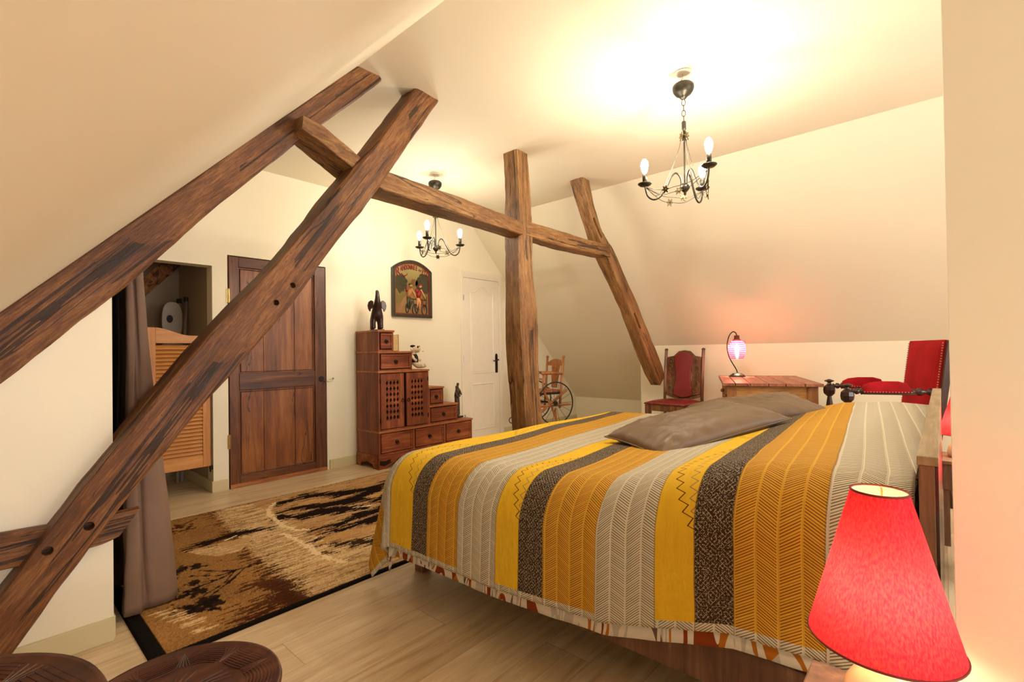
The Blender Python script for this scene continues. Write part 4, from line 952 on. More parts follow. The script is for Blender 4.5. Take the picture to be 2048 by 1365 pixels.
# fine seam lines between stripes
seam = None
for e_ in sorted(set([x for L in (YEL, BRN, OCH) for p in L for x in p])):
    s1 = (Vn-e_).abs().lt(0.002); seam = s1 if seam is None else seam.mx(s1)
base = Mq.mix(seam*0.5, base, srgb(120, 84, 36))
Mq.color(base)
quilt_h = ((a.frac()-0.5).abs()*-1.0+0.5)._op('POWER', 0.4)*(1.0-my)*(1.0-mb_)*0.8+my*Mq.noise(Mq.coord('UV', (3, 12, 1)), 3, 3)*0.8-seam*0.4
puck = Mq.noise(Mq.coord('UV'), 22, 2)*0.5
Mq.bump(quilt_h+puck, 0.6, 0.012)
o = drape('quilt', Mq.m, 0.155, 0.245, 0.22, 0.0, nx=260, ny=240, skew=0.09)
tag(o, 'quilt in yellow, brown, ochre and white stripes spread over the bed', 'quilt')

# cushions
def cushion(name, loc, rot, L, W_, Hh, label, seed):
    n = 44; bm = NB(); top_, bot_ = [], []
    for s in (1, -1):
        G = []
        for j in range(n+1):
            row = []
            for i in range(n+1):
                u, v = -1+2*i/n, -1+2*j/n
                pin = 1-0.10*(1-abs(u)**2.2)*0+0.0
                ex = 1-0.07*(1-v*v); ey = 1-0.07*(1-u*u)
                x = u*L/2*ey*1.0*(1-0.06*(1-v*v)*abs(u)); y = v*W_/2*(1-0.06*(1-u*u)*abs(v))
                h = Hh/2*((1-u**4)*(1-v**4))**0.55
                cr = noise.noise(Vector((u*2+seed, v*2, 0)))*0.10+0.16*math.exp(-((1-abs(u))**2+(1-abs(v))**2)*7)*math.sin(math.atan2(1-abs(v), 1-abs(u)+1e-4)*8+seed)
                cr += 0.45*abs(noise.noise(Vector((u*4.5+v*2+seed, v*2.5, 4))))*(0.25+abs(u))-0.22*abs(noise.noise(Vector((u*8+v*3+seed, v*4, 7))))
                z = s*h*(1+cr)*(1.0 if s > 0 else 0.55)
                row.append(bm.verts.new((x, y, z)))
            G.append(row)
        for j in range(n):
            for i in range(n): bm.faces.new((G[j][i], G[j][i+1], G[j+1][i+1], G[j+1][i]))
    bmesh.ops.remove_doubles(bm, verts=bm.verts[:], dist=0.0006)
    o = mesh_obj(name, bm, M_cush, smooth=True); o.location = loc; o.rotation_euler = rot
    tag(o, label, 'cushion', 'taupe cushions on the bed'); 
    bm = NB(); P = []
    for k in range(4*n):
        s_, t_ = divmod(k, n); tt = -1+2*t_/n
        u, v = ((tt, -1), (1, tt), (-tt, 1), (-1, -tt))[s_]
        P.append((u*L/2*(1-0.07*(1-u*u)*0)*(1-0.07*(1-u*u))*(1-0.06*(1-v*v)*abs(u)), v*W_/2*(1-0.06*(1-u*u)*abs(v)), 0))
    tube(bm, P, 0.0035, 6, True); mesh_obj('seam', bm, M_cush, o, smooth=True)
    return o
cushion('cushion', (2.30, 0.885, 0.726), (math.radians(3), math.radians(-9), math.radians(-28)), 0.75, 0.42, 0.14, 'taupe cushion lying in front, nearest the viewer on the striped quilt', 1.0)
cushion('cushion', (2.98, 0.82, 0.742), (math.radians(6), math.radians(-6), math.radians(-50)), 0.66, 0.42, 0.14, 'taupe cushion lying behind the other one on the striped quilt', 5.0)

# ---------------------------------------------------------------- red bedside lamps
def bedside_lamp(loc, label, sc=1.0):
    L = thing('bedside_lamp', label, 'lamp', loc, 0, 'red-shaded bedside lamps')
    bm = NB(); lathe(bm, [(0.035, 0), (0.05, 0.006), (0.052, 0.03), (0.045, 0.06), (0.030, 0.085), (0.018, 0.10), (0.014, 0.12)], 28)
    mesh_obj('base', bm, plain('rosy_ceramic', srgb(206, 160, 130), 0.25), L, smooth=True)
    bm = NB(); tube(bm, [(0, 0, 0.118), (0, 0, 0.165)], 0.012, 14); mesh_obj('socket', bm, M_brass, L, smooth=True)
    bm = NB(); ball(bm, (0, 0, 0.20), 0.019, 1, 1, 1.45, seg=12); mesh_obj('bulb', bm, M_lampbulb, L, smooth=True)
    rt, rb, zb, zt = 0.034, 0.090, 0.128, 0.338
    bm = NB(); lathe(bm, [(rb, zb), (rb+(rt-rb)*0.33, zb+(zt-zb)*0.33), (rb+(rt-rb)*0.66, zb+(zt-zb)*0.66), (rt, zt)], 64, cap=False); s_ = mesh_obj('lamp_shade', bm, M_shade, L, smooth=True)
    bm = NB(); lathe(bm, [(rb-0.0015, zb+0.001), (rt-0.0015, zt-0.001)], 64, cap=False); mesh_obj('lining', bm, M_lining, s_, smooth=True)
    for r, z in ((rb, zb), (rt, zt)):
        bm = NB(); tube(bm, [(r*math.cos(a_), r*math.sin(a_), z) for a_ in [2*PI*k/56 for k in range(56)]], 0.0016, 6, True); mesh_obj('edge_tape', bm, M_trimtape, s_, smooth=True)
    bm = NB()
    for k in range(3):
        a_ = 2*PI*k/3; tube(bm, [(0.01*math.cos(a_), 0.01*math.sin(a_), 0.166), (0.036*math.cos(a_), 0.036*math.sin(a_), 0.20), ((rt-0.001)*math.cos(a_), (rt-0.001)*math.sin(a_), zt-0.004)], 0.0012, 5)
    mesh_obj('shade_carrier', bm, M_brass, L)
    if sc != 1: L.scale = (sc,)*3
    return L
def nightstand(x, y, w_, d_, h_, label):
    n_ = thing('nightstand', label, 'nightstand', (x, y, 0), 0, 'nightstands at the head of the bed')
    bm = NB(); box(bm, -w_/2, w_/2, -d_/2, d_/2, h_-0.02, h_); mesh_obj('top', bm, M_bed, n_, bevel=0.003)
    bm = NB(); box(bm, -w_/2+0.01, w_/2-0.01, -d_/2+0.01, d_/2-0.01, h_-0.16, h_-0.02); mesh_obj('body', bm, M_bed, n_, bevel=0.003)
    for sx in (-1, 1):
        for sy in (-1, 1):
            bm = NB(); cx, cy = sx*(w_/2-0.03), sy*(d_/2-0.03); box(bm, cx-0.015, cx+0.015, cy-0.015, cy+0.015, 0, h_-0.16); mesh_obj('leg', bm, M_bed, n_)
    return n_
nightstand(0.83, 0.03, 0.30, 0.30, 0.556, 'small dark nightstand under the near red lamp')
bedside_lamp((0.860, 0.071, 0.557), 'bedside lamp with a raspberry cone shade, in the foreground beside the headboard')
nightstand(3.70, -0.12, 0.30, 0.30, 0.47, 'small dark nightstand beyond the far end of the headboard')
bedside_lamp((3.70, -0.06, 0.471), 'small red-shaded lamp glimpsed behind the far end of the headboard')
nightstand(3.15, -0.18, 0.26, 0.24, 0.34, 'low dark nightstand hidden behind the headboard')
bedside_lamp((3.15, -0.105, 0.341), 'second small red-shaded lamp glimpsed lower behind the headboard', 0.86)

# ---------------------------------------------------------------- chandeliers
def chandelier(loc, rotz, label, bulb_mat):
    ch = thing('chandelier', label, 'chandelier', loc, rotz, 'pewter chandeliers')     # origin at the ceiling
    bm = NB(); lathe(bm, [(0.0, -0.002), (0.055, -0.003), (0.055, -0.001), (0, 0)][:3]+[(0.0, -0.0005)], 28, cap=False); mesh_obj('ceiling_plate', bm, M_white, ch)
    bm = NB(); tube(bm, bez([(0, 0, -0.002), (0.004, 0, -0.03), (0.016, 0, -0.045), (0.004, 0, -0.06), (-0.008, 0, -0.05)], 6), 0.0025, 6); mesh_obj('hook', bm, M_brass, ch)
    bm = NB(); lathe(bm, [(0.004, -0.060), (0.050, -0.064), (0.060, -0.074), (0.061, -0.088), (0.056, -0.106), (0.043, -0.124), (0.024, -0.136), (0.021, -0.142), (0.014, -0.15), (0.002, -0.155)], 28); mesh_obj('canopy', bm, M_pewter, ch, smooth=True)
    bm = NB(); z = -0.155
    for i in range(4):
        pts = [(0.010*math.cos(a_), 0, 0.019*math.sin(a_)) for a_ in [2*PI*k/16 for k in range(16)]]
        R_ = Matrix.Rotation(PI/2*(i % 2), 3, 'Z'); tube(bm, [Vector((0, 0, z-0.016))+R_ @ Vector(p) for p in pts], 0.0022, 6, True); z -= 0.032
    mesh_obj('chain', bm, M_pewter, ch, smooth=True)
    zt = z-0.002
    bm = NB(); lathe(bm, [(0.006, zt+0.006), (0.012, zt), (0.012, zt-0.045), (0.007, zt-0.05), (0.005, zt-0.06), (0.005, -0.64), (0.012, -0.645), (0.027, -0.66), (0.028, -0.675), (0.016, -0.69), (0.006, -0.70), (0.008, -0.708), (0.002, -0.716)], 20); mesh_obj('stem', bm, M_pewter, ch, smooth=True)
    def leaf(c, s_, nrm, parent):
        bm = NB(); P = []
        for k in range(12):
            a_ = 2*PI*k/12; rr_ = s_*(1.0 if k % 2 == 0 else 0.5); P.append((rr_*math.cos(a_), rr_*math.sin(a_)))
        Rm = Vector(nrm).to_track_quat('Z', 'Y').to_matrix().to_4x4(); prism(bm, P, -0.002, 0.002, axis='Z', M=Matrix.Translation(c) @ Rm)
        ball(bm, c, s_*0.25, seg=8); mesh_obj('leaf', bm, M_leafm, parent)
    for k in range(3):
        a_ = 2*PI*k/3+0.4; leaf((0.018*math.cos(a_), 0.018*math.sin(a_), zt-0.085), 0.027, (math.cos(a_), math.sin(a_), 0), ch)
    leaf((0.0, -0.03, -0.655), 0.028, (0, -1, 0.2), ch)
    R = 0.225; ends = []
    for k in range(3):
        a_ = 2*PI*k/3; d = Vector((math.cos(a_), math.sin(a_), 0)); ZZ = Vector((0, 0, 1))
        p = lambda r, z: d*r+ZZ*z
        bm = NB(); tube(bm, bez([p(0.020, -0.665), p(0.022, -0.615), p(0.045, -0.580), p(0.072, -0.595), p(0.10, -0.65), p(0.135, -0.705), p(0.175, -0.722), p(0.21, -0.695), p(R, -0.632)], 7), 0.0052, 8); arm = mesh_obj('arm', bm, M_pewter, ch, smooth=True)
        bm = NB(); lathe(bm, [(0.004, -0.636), (0.030, -0.633), (0.041, -0.624), (0.041, -0.621), (0.004, -0.623)], 22, c=p(R, 0)); mesh_obj('drip_cup', bm, M_pewter, arm, smooth=True)
        bm = NB(); lathe(bm, [(0.0135, -0.622), (0.0135, -0.560), (0.010, -0.558)], 18, c=p(R, 0)); mesh_obj('candle_sleeve', bm, M_pewter, arm, smooth=True)
        bm = NB(); lathe(bm, [(0.008, -0.560), (0.014, -0.548), (0.020, -0.527), (0.0215, -0.510), (0.018, -0.492), (0.010, -0.478), (0.002, -0.474)], 14, c=p(R, 0)); mesh_obj('bulb', bm, bulb_mat, arm, smooth=True)
        bm = NB(); tube(bm, bez([p(0.010, zt-0.06), p(0.03, -0.44), p(0.075, -0.56), p(0.12, -0.66), p(0.165, -0.70), p(R-0.01, -0.645)], 7), 0.0017, 6); mesh_obj('wire', bm, M_pewter, ch, smooth=True)
        a2 = a_+2*PI/3; d2_ = Vector((math.cos(a2), math.sin(a2), 0)); P0, P1 = p(R-0.005, -0.645), d2_*(R-0.005)+ZZ*-0.645
        for dz, out in ((-0.045, 0.05), (-0.075, 0.085)):
            mid = (P0+P1)/2; mo_ = mid.normalized()*out; m2 = mid+Vector((mo_.x, mo_.y, dz))
            bm = NB(); Q = bez([P0, P0.lerp(m2, 0.55)+Vector((0, 0, dz*0.35)), m2, P1.lerp(m2, 0.55)+Vector((0, 0, dz*0.35)), P1], 7); tube(bm, Q, 0.0017, 6); mesh_obj('wire', bm, M_pewter, ch, smooth=True)
            leaf(Q[9] if dz > -0.05 else Q[16], 0.026, (d+d2_)*(-1 if dz > -0.05 else 1)+Vector((0, 0, 0.3)), ch)
    return ch
chandelier((2.775, 1.105, ZC-0.004), math.radians(115), 'pewter chandelier with three lit bulbs hanging over the bed', M_bulb)
chandelier((2.80, 3.40, ZC-0.004), math.radians(92), 'pewter chandelier with three lit bulbs hanging beyond the collar beam near the far wall', M_bulb_dim)

# ---------------------------------------------------------------- burgundy chair
chx = thing('antique_chair', 'carved dark oak chair with burgundy leather back and seat beside the right timber leg', 'chair', (5.20, 2.24, 0), math.radians(90-4))
sw, sd, shh = 0.235, 0.22, 0.53       # local: +Y = forward (faces -X in the room)
bm = NB(); n = 16; G = []
def cush_slab(bm, x0, x1, y0, y1, z0, z1, bulge, n=14):
    for s in (0, 1):
        G = []
        for j in range(n+1):
            row = []
            for i in range(n+1):
                u, v = -1+2*i/n, -1+2*j/n
                z = (z1-0.012+bulge*((1-u**4)*(1-v**4))**0.6) if s else z0
                row.append(bm.verts.new((x0+(x1-x0)*(u+1)/2, y0+(y1-y0)*(v+1)/2, z)))
            G.append(row)
        for j in range(n):
            for i in range(n): bm.faces.new((G[j][i], G[j][i+1], G[j+1][i+1], G[j+1][i]))
        if s == 0: B = G
    for i in range(n):
        for (a_, b_, c_, d_) in ((B[0][i], B[0][i+1], G[0][i+1], G[0][i]), (B[n][i], B[n][i+1], G[n][i+1], G[n][i]), (B[i][0], B[i+1][0], G[i+1][0], G[i][0]), (B[i][n], B[i+1][n], G[i+1][n], G[i][n])): bm.faces.new((a_, b_, c_, d_))
cush_slab(bm, -sw, sw, -sd, sd, shh-0.03, shh, 0.025); mesh_obj('seat', bm, M_burg, chx, smooth=True)
bm = NB()
for i in range(9):
    for (x, y) in ((-sw+2*sw*i/8, sd+0.001), (-sw-0.001, -sd+2*sd*i/8), (sw+0.001, -sd+2*sd*i/8)):
        bm.free(); bm = NB(); ball(bm, (x, y, shh-0.022), 0.006, seg=8); mesh_obj('upholstery_nail', bm, M_iron, chx); bm = NB()
bm = NB(); box(bm, -sw+0.01, sw-0.01, sd-0.03, sd-0.008, shh-0.10, shh-0.03); box(bm, -sw+0.01, sw-0.01, -sd+0.01, -sd+0.03, shh-0.10, shh-0.03)
box(bm, -sw+0.008, -sw+0.03, -sd+0.01, sd-0.01, shh-0.10, shh-0.03); box(bm, sw-0.03, sw-0.008, -sd+0.01, sd-0.01, shh-0.10, shh-0.03); mesh_obj('apron', bm, M_carved, chx, bevel=0.003)
for s in (-1, 1):
    bm = NB(); x, y = s*(sw-0.028), sd-0.03; prof = [(0.018, 0.0), (0.022, 0.03), (0.015, 0.06), (0.02, 0.12), (0.027, 0.20), (0.018, 0.27), (0.026, 0.30), (0.022, 0.32)]
    lathe(bm, prof, 14, c=(x, y, 0)); box(bm, x-0.026, x+0.026, y-0.026, y+0.026, 0.32, shh-0.035); mesh_obj('leg', bm, M_carved, chx)
    bm = NB(); xb = s*(sw-0.012); yb = -sd+0.005
    tube(bm, [(xb*0.98, yb-0.05, 0), (xb, yb, 0.40), (xb, yb, 0.55), (xb, yb-0.02, 0.80), (xb, yb-0.06, 1.09)], 0.020, 4); mesh_obj('back_post', bm, M_carved, chx, bevel=0.003)
    bm = NB(); ball(bm, (xb, yb-0.062, 1.10), 0.021, 1, 1, 0.8, seg=10); mesh_obj('finial', bm, M_carved, chx, smooth=True)
    # carved side strip with scrolls
    T4 = Matrix.Translation((0, yb-0.005, 0.60)) @ Matrix.Rotation(math.radians(6), 4, 'X')
    bm = NB(); xa, xe = s*0.100, s*(sw-0.03)
    prism(bm, [(xa, -0.02), (xe, -0.0), (xe, 0.40), (xa, 0.42)], -0.008, 0.008, M=T4)
    def sp(cx, cz, r0, turns, st_):
        pts = []
        for k in range(22):
            t_ = k/21; a_ = st_+turns*2*PI*t_; r_ = r0*(1-0.85*t_); pts.append(T4 @ Vector((cx+r_*math.cos(a_), 0.010, cz+r_*math.sin(a_))))
        return pts
    cxm = (xa+xe)/2
    for cz in (0.04, 0.12, 0.21, 0.29, 0.37): tube(bm, sp(cxm+s*0.006*(1 if cz in (0.12, 0.29) else -1), cz, 0.032, 1.3*s, 0.5), 0.006, 6)
    mesh_obj('carved_strip', bm, M_carved, chx)
T4 = Matrix.Translation((0, -sd, 0.60)) @ Matrix.Rotation(math.radians(6), 4, 'X')
def back_out(k=1.0, dz=0.0):
    L_ = []
    for i in range(17):
        t_ = i/16; z = -0.02+0.42*t_; L_.append((k*(0.100+0.012*math.cos(t_*2*PI)), z))
    topc = []
    for i in range(13):
        t_ = i/12; x = (0.112*(1-2*t_))*k; topc.append((x, 0.40+0.075*math.sin(PI*t_)**0.7+dz))
    botc = [(-0.112*k*(1-2*i/8), -0.02-0.03*math.sin(PI*i/8)) for i in range(9)]
    return botc[:-1]+L_+topc[1:]+[(-x, z) for x, z in reversed(L_)][1:-1]
bm = NB(); prism(bm, back_out(), -0.014, 0.02, M=T4); mesh_obj('backrest', bm, M_burg, chx, bevel=0.008, seg=3)
bm = NB(); prism(bm, [(-sw+0.02, 0.39), (sw-0.02, 0.39), (sw-0.02, 0.415), (0.13, 0.43), (0.07, 0.485), (0, 0.495), (-0.07, 0.485), (-0.13, 0.43), (-sw+0.02, 0.415)], -0.02, -0.004, M=T4)
prism(bm, [(-sw+0.02, -0.03), (-0.1, -0.065), (0.1, -0.065), (sw-0.02, -0.03), (sw-0.02, 0.0), (-sw+0.02, 0.0)], -0.02, -0.004, M=T4); mesh_obj('back_rail', bm, M_carved, chx, bevel=0.003)
bm = NB(); tube(bm, [(-sw+0.03, sd-0.03, 0.17), (-sw+0.03, -sd+0.01, 0.17)], 0.012, 8); tube(bm, [(sw-0.03, sd-0.03, 0.17), (sw-0.03, -sd+0.01, 0.17)], 0.012, 8); tube(bm, [(-sw+0.03, 0, 0.17), (sw-0.03, 0, 0.17)], 0.012, 8); mesh_obj('stretcher', bm, M_carved, chx)

# ---------------------------------------------------------------- table
tb = thing('writing_table', 'worn plank-topped wooden table with turned legs against the knee wall', 'table', (4.08, 1.345, 0), math.radians(20))
# local +X along the planks, local -Y towards the viewer's right; the corner at the origin
TL_, TW, TZ = 1.25, 0.712, 0.822
bm = NB(); ed = [0, 0.095, 0.205, 0.335, 0.455, 0.585, TW]
for a_, b_ in zip(ed[:-1], ed[1:]): box(bm, 0+0.004*math.sin(a_*40), TL_, -b_+0.003, -a_-0.003, TZ-0.024, TZ)
mesh_obj('tabletop', bm, M_tabletop, tb, bevel=0.003)
ins = 0.035
for (cx, cy) in ((ins+0.035, -ins-0.035), (ins+0.035, -TW+ins+0.035), (TL_-ins-0.035, -ins-0.035), (TL_-ins-0.035, -TW+ins+0.035)):
    bm = NB(); box(bm, cx-0.036, cx+0.036, cy-0.036, cy+0.036, 0.60, TZ-0.024)
    lathe(bm, [(0.02, 0.0), (0.03, 0.02), (0.02, 0.05), (0.024, 0.2), (0.034, 0.42), (0.022, 0.50), (0.033, 0.53), (0.022, 0.55), (0.035, 0.585), (0.03, 0.60)], 18, c=(cx, cy, 0)); mesh_obj('leg', bm, M_tableleg, tb, bevel=0.002)
for nm, bx_ in (('apron', (ins+0.01, ins+0.03, -TW+ins+0.07, -ins-0.07)), ('apron', (TL_-ins-0.03, TL_-ins-0.01, -TW+ins+0.07, -ins-0.07)), ('apron', (ins+0.07, TL_-ins-0.07, -TW+ins+0.01, -TW+ins+0.03))):
    bm = NB(); box(bm, *bx_, 0.625, TZ-0.026); mesh_obj(nm, bm, M_tableap, tb, bevel=0.002)
bm = NB(); box(bm, ins+0.075, TL_-ins-0.075, -ins-0.03, -ins-0.005, 0.63, TZ-0.03); dr = mesh_obj('drawer', bm, M_tableleg, tb, bevel=0.003)
for x in (0.16, 0.8): 
    bm = NB(); ball(bm, (x, -ins+0.012, 0.70), 0.018); tube(bm, [(x, -ins-0.01, 0.70), (x, -ins+0.005, 0.70)], 0.008, 8); mesh_obj('knob', bm, M_tableleg, dr, smooth=True)
# small lamp on the table
tl = thing('table_lamp', 'arched iron lamp with a glowing pink glass shade standing on the plank table', 'lamp', (5.05, 1.52, TZ), math.radians(-48))
bm = NB(); lathe(bm, [(0.072, 0), (0.074, 0.006), (0.062, 0.022), (0.035, 0.036), (0.008, 0.041)], 28); mesh_obj('base', bm, M_pewter, tl, smooth=True)
bm = NB(); ball(bm, (-0.05, -0.02, 0.034), 0.009, 1, 1, 0.6, seg=8); mesh_obj('switch', bm, M_rubber, tl)
bm = NB(); tube(bm, bez([(0.0, 0, 0.035), (-0.012, 0, 0.075), (-0.075, 0, 0.19), (-0.097, 0, 0.30), (-0.078, 0, 0.40), (-0.040, 0, 0.445), (-0.010, 0, 0.435), (0.0, 0, 0.405)], 7), 0.0055, 8); mesh_obj('arm', bm, M_iron, tl, smooth=True)
bm = NB(); lathe(bm, [(0.010, 0.412), (0.024, 0.408), (0.026, 0.375), (0.042, 0.365), (0.040, 0.360), (0.01, 0.36)], 20); mesh_obj('socket', bm, plain('copper_brown', srgb(120, 66, 46), 0.35, 0.7), tl, smooth=True)
bm = NB(); lathe(bm, [(0.040, 0.362), (0.060, 0.345), (0.075, 0.315), (0.082, 0.28), (0.080, 0.24), (0.070, 0.205), (0.055, 0.175)], 32, cap=False); gs = mesh_obj('lamp_shade', bm, M_glass, tl, smooth=True); gs.visible_shadow = True
bm = NB()
for s in (-1, 1):
    tube(bm, [((0.066+0.018*math.cos(a_))*s, -0.0, 0.338+0.0+0.016*math.sin(a_)) for a_ in [k*0.45 for k in range(14)]], 0.003, 6)
mesh_obj('scroll', bm, plain('pink_glass_thread', srgb(230, 60, 100), 0.3), tl, smooth=True)
bm = NB(); ball(bm, (0, 0, 0.285), 0.021, 1, 1, 1.3, seg=12); mesh_obj('bulb', bm, emis('lit_table_lamp_bulb', (1.0, 0.62, 0.44), 560.0), tl, smooth=True)

# ---------------------------------------------------------------- red armchair
F_ = Vector((-0.343, 0.94, 0)).normalized()
ac = thing('velvet_armchair', 'dark turned-wood armchair upholstered in red velvet with brass nails, right of the table', 'armchair', (4.62, 0.14, 0), math.radians(20))
hw = 0.27
T4 = Matrix.Translation((0, 0.0, 0.42)) @ Matrix.Rotation(math.radians(7), 4, 'X')
bm = NB(); cush = NB()
# backrest slab: width along X, height along Z
n = 14
for s in (0, 1):
    G = []
    for j in range(n+1):
        row = []
        for i in range(n+1):
            u, v = -1+2*i/n, -1+2*j/n; yb = (0.018+0.028*((1-u**4)*(1-v**4))**0.6) if s else -0.014
            row.append(bm.verts.new(T4 @ Vector((u*(hw+0.03)+0.05, yb, 0.36+v*0.365))))
        G.append(row)
    for j in range(n):
        for i in range(n): bm.faces.new((G[j][i], G[j][i+1], G[j+1][i+1], G[j+1][i]))
    if s == 0: B = G
for i in range(n):
    for q in ((B[0][i], B[0][i+1], G[0][i+1], G[0][i]), (B[n][i], B[n][i+1], G[n][i+1], G[n][i]), (B[i][0], B[i+1][0], G[i+1][0], G[i][0]), (B[i][n], B[i+1][n], G[i+1][n], G[i][n])): bm.faces.new(q)
cush.free(); mesh_obj('backrest', bm, M_velvet, ac, smooth=False)
for s in (-1, 1):
    bm = NB(); box(bm, s*(hw+0.045)+0.05-0.014, s*(hw+0.045)+0.05+0.014, -0.03, 0.012, -0.03, 0.72, T4); mesh_obj('back_post', bm, M_ebony, ac, bevel=0.003)
    bm = NB()
    for k in range(40): ball(bm, T4 @ Vector((s*(hw+0.026)+0.05, 0.024, 0.0+0.018*k)), 0.0048, seg=6)
    mesh_obj('back_nails', bm, M_nail, ac)
    # arm: rail, pad, nails, turned end, post with ball
    az = 0.785; fy = 0.50
    bm = NB(); box(bm, s*hw-0.025, s*hw+0.025, 0.11, fy-0.09, az-0.022, az-0.006); mesh_obj('arm_rail', bm, M_ebony, ac, bevel=0.003)
    bm = NB(); L1 = [(0.13, 0.006), (0.15, 0.045), (0.20, 0.060), (0.30, 0.060), (0.37, 0.050), (0.405, 0.03), (0.415, 0.004)]
    rings = []
    for (y, hgt) in L1:
        rings.append([bm.verts.new((s*hw+0.036*math.cos(PI*k/10)*min(1, hgt/0.03+0.3), y, az-0.006+(hgt+0.018)*math.sin(PI*k/10))) for k in range(11)])
    for A_, B_ in zip(rings[:-1], rings[1:]):
        for k in range(10): bm.faces.new((A_[k], A_[k+1], B_[k+1], B_[k]))
    bm.faces.new(rings[0]); bm.faces.new(rings[-1][::-1]); mesh_obj('arm_pad', bm, M_velvet, ac, smooth=True)
    bm = NB()
    for k in range(16):
        for sx in (-1, 1): ball(bm, (s*hw+sx*0.034, 0.135+0.018*k, az-0.002), 0.0042, seg=6)
    mesh_obj('arm_nails', bm, M_nail, ac)
    My = Matrix.Translation((s*hw, fy-0.095, az)) @ Matrix.Rotation(-PI/2, 4, 'X')
    bm = NB(); lathe(bm, [(0.022, 0), (0.026, 0.012), (0.012, 0.02), (0.022, 0.03), (0.024, 0.045), (0.012, 0.055), (0.02, 0.07)], 12, M=My)
    mesh_obj('turned_spindle', bm, M_ebony, ac, smooth=True); bm = NB()
    My = Matrix.Translation((s*hw, 0.0, az)) @ Matrix.Rotation(-PI/2, 4, 'X'); lathe(bm, [(0.030, 0.02), (0.018, 0.035), (0.012, 0.05), (0.026, 0.07), (0.027, 0.09), (0.014, 0.10), (0.022, 0.12), (0.022, 0.13)], 12, M=My)
    mesh_obj('turned_spindle', bm, M_ebony, ac, smooth=True)
    bm = NB(); lathe(bm, [(0.026, 0), (0.03, 0.03), (0.022, 0.06), (0.032, 0.3), (0.024, 0.42), (0.034, 0.45), (0.034, 0.50), (0.034, 0.56), (0.026, 0.62), (0.016, 0.69), (0.014, 0.70)], 10, c=(s*hw, fy, 0)); mesh_obj('front_leg', bm, M_ebony, ac)
    bm = NB(); lathe(bm, [(0.018, 0.70), (0.040, 0.722), (0.044, 0.75), (0.040, 0.778), (0.016, 0.80), (0.012, 0.812), (0.034, 0.822), (0.036, 0.828), (0.006, 0.84)], 8, c=(s*hw, fy, 0)); mesh_obj('post_knob', bm, M_ebony, ac)
    bm = NB(); tube(bm, [(s*hw*0.94, -0.10, 0), (s*hw*0.95, -0.0, 0.42)], 0.024, 4); mesh_obj('back_leg', bm, M_ebony, ac)
bm = NB(); cush_slab(bm, -hw+0.03, hw-0.03, 0.03, fy, 0.36, 0.42, 0.04); mesh_obj('seat', bm, M_velvet, ac, smooth=True)
bm = NB(); box(bm, -hw+0.02, hw-0.02, 0.02, 0.05, 0.30, 0.36); box(bm, -hw+0.02, hw-0.02, fy-0.03, fy, 0.30, 0.36); box(bm, -hw+0.01, -hw+0.04, 0.02, fy, 0.30, 0.36); box(bm, hw-0.04, hw-0.01, 0.02, fy, 0.30, 0.36); mesh_obj('seat_frame', bm, M_ebony, ac, bevel=0.003)

# ---------------------------------------------------------------- old wheeled child's chair
wc = thing('wheeled_wooden_chair', 'old carved wooden chair on large spoked wheels standing behind the upright post', 'wheeled chair', (4.80, 3.74, 0), math.radians(72))
def wheel(x):
    bm = NB(); cz, R = 0.47, 0.255
    tube(bm, [(x, 0+R*math.cos(a_), cz+R*math.sin(a_)) for a_ in [2*PI*k/40 for k in range(40)]], 0.008, 8, True)
    wh = mesh_obj('wheel', bm, M_rubber, wc, smooth=True)
    for k in range(14):
        a_ = 2*PI*k/14; bm = NB(); tube(bm, [(x, 0.012*math.cos(a_), cz+0.012*math.sin(a_)), (x, R*math.cos(a_), cz+R*math.sin(a_))], 0.0022, 5); mesh_obj('spoke', bm, M_iron, wh)
    bm = NB(); lathe(bm, [(0.02, -0.02), (0.028, 0), (0.02, 0.02)], 12, M=Matrix.Translation((x, 0, cz)) @ Matrix.Rotation(PI/2, 4, 'Y')); mesh_obj('hub', bm, M_rubber, wh)
wheel(-0.235); wheel(0.235)
bm = NB(); tube(bm, [(-0.26, 0, 0.47), (0.26, 0, 0.47)], 0.012, 8); mesh_obj('axle', bm, M_iron, wc)
bm = NB(); prism(bm, [(-0.17, -0.13), (0.17, -0.13), (0.19, 0.17), (-0.19, 0.17)], 0.60, 0.625, axis='Z'); mesh_obj('seat', bm, M_oldpine, wc, bevel=0.004)
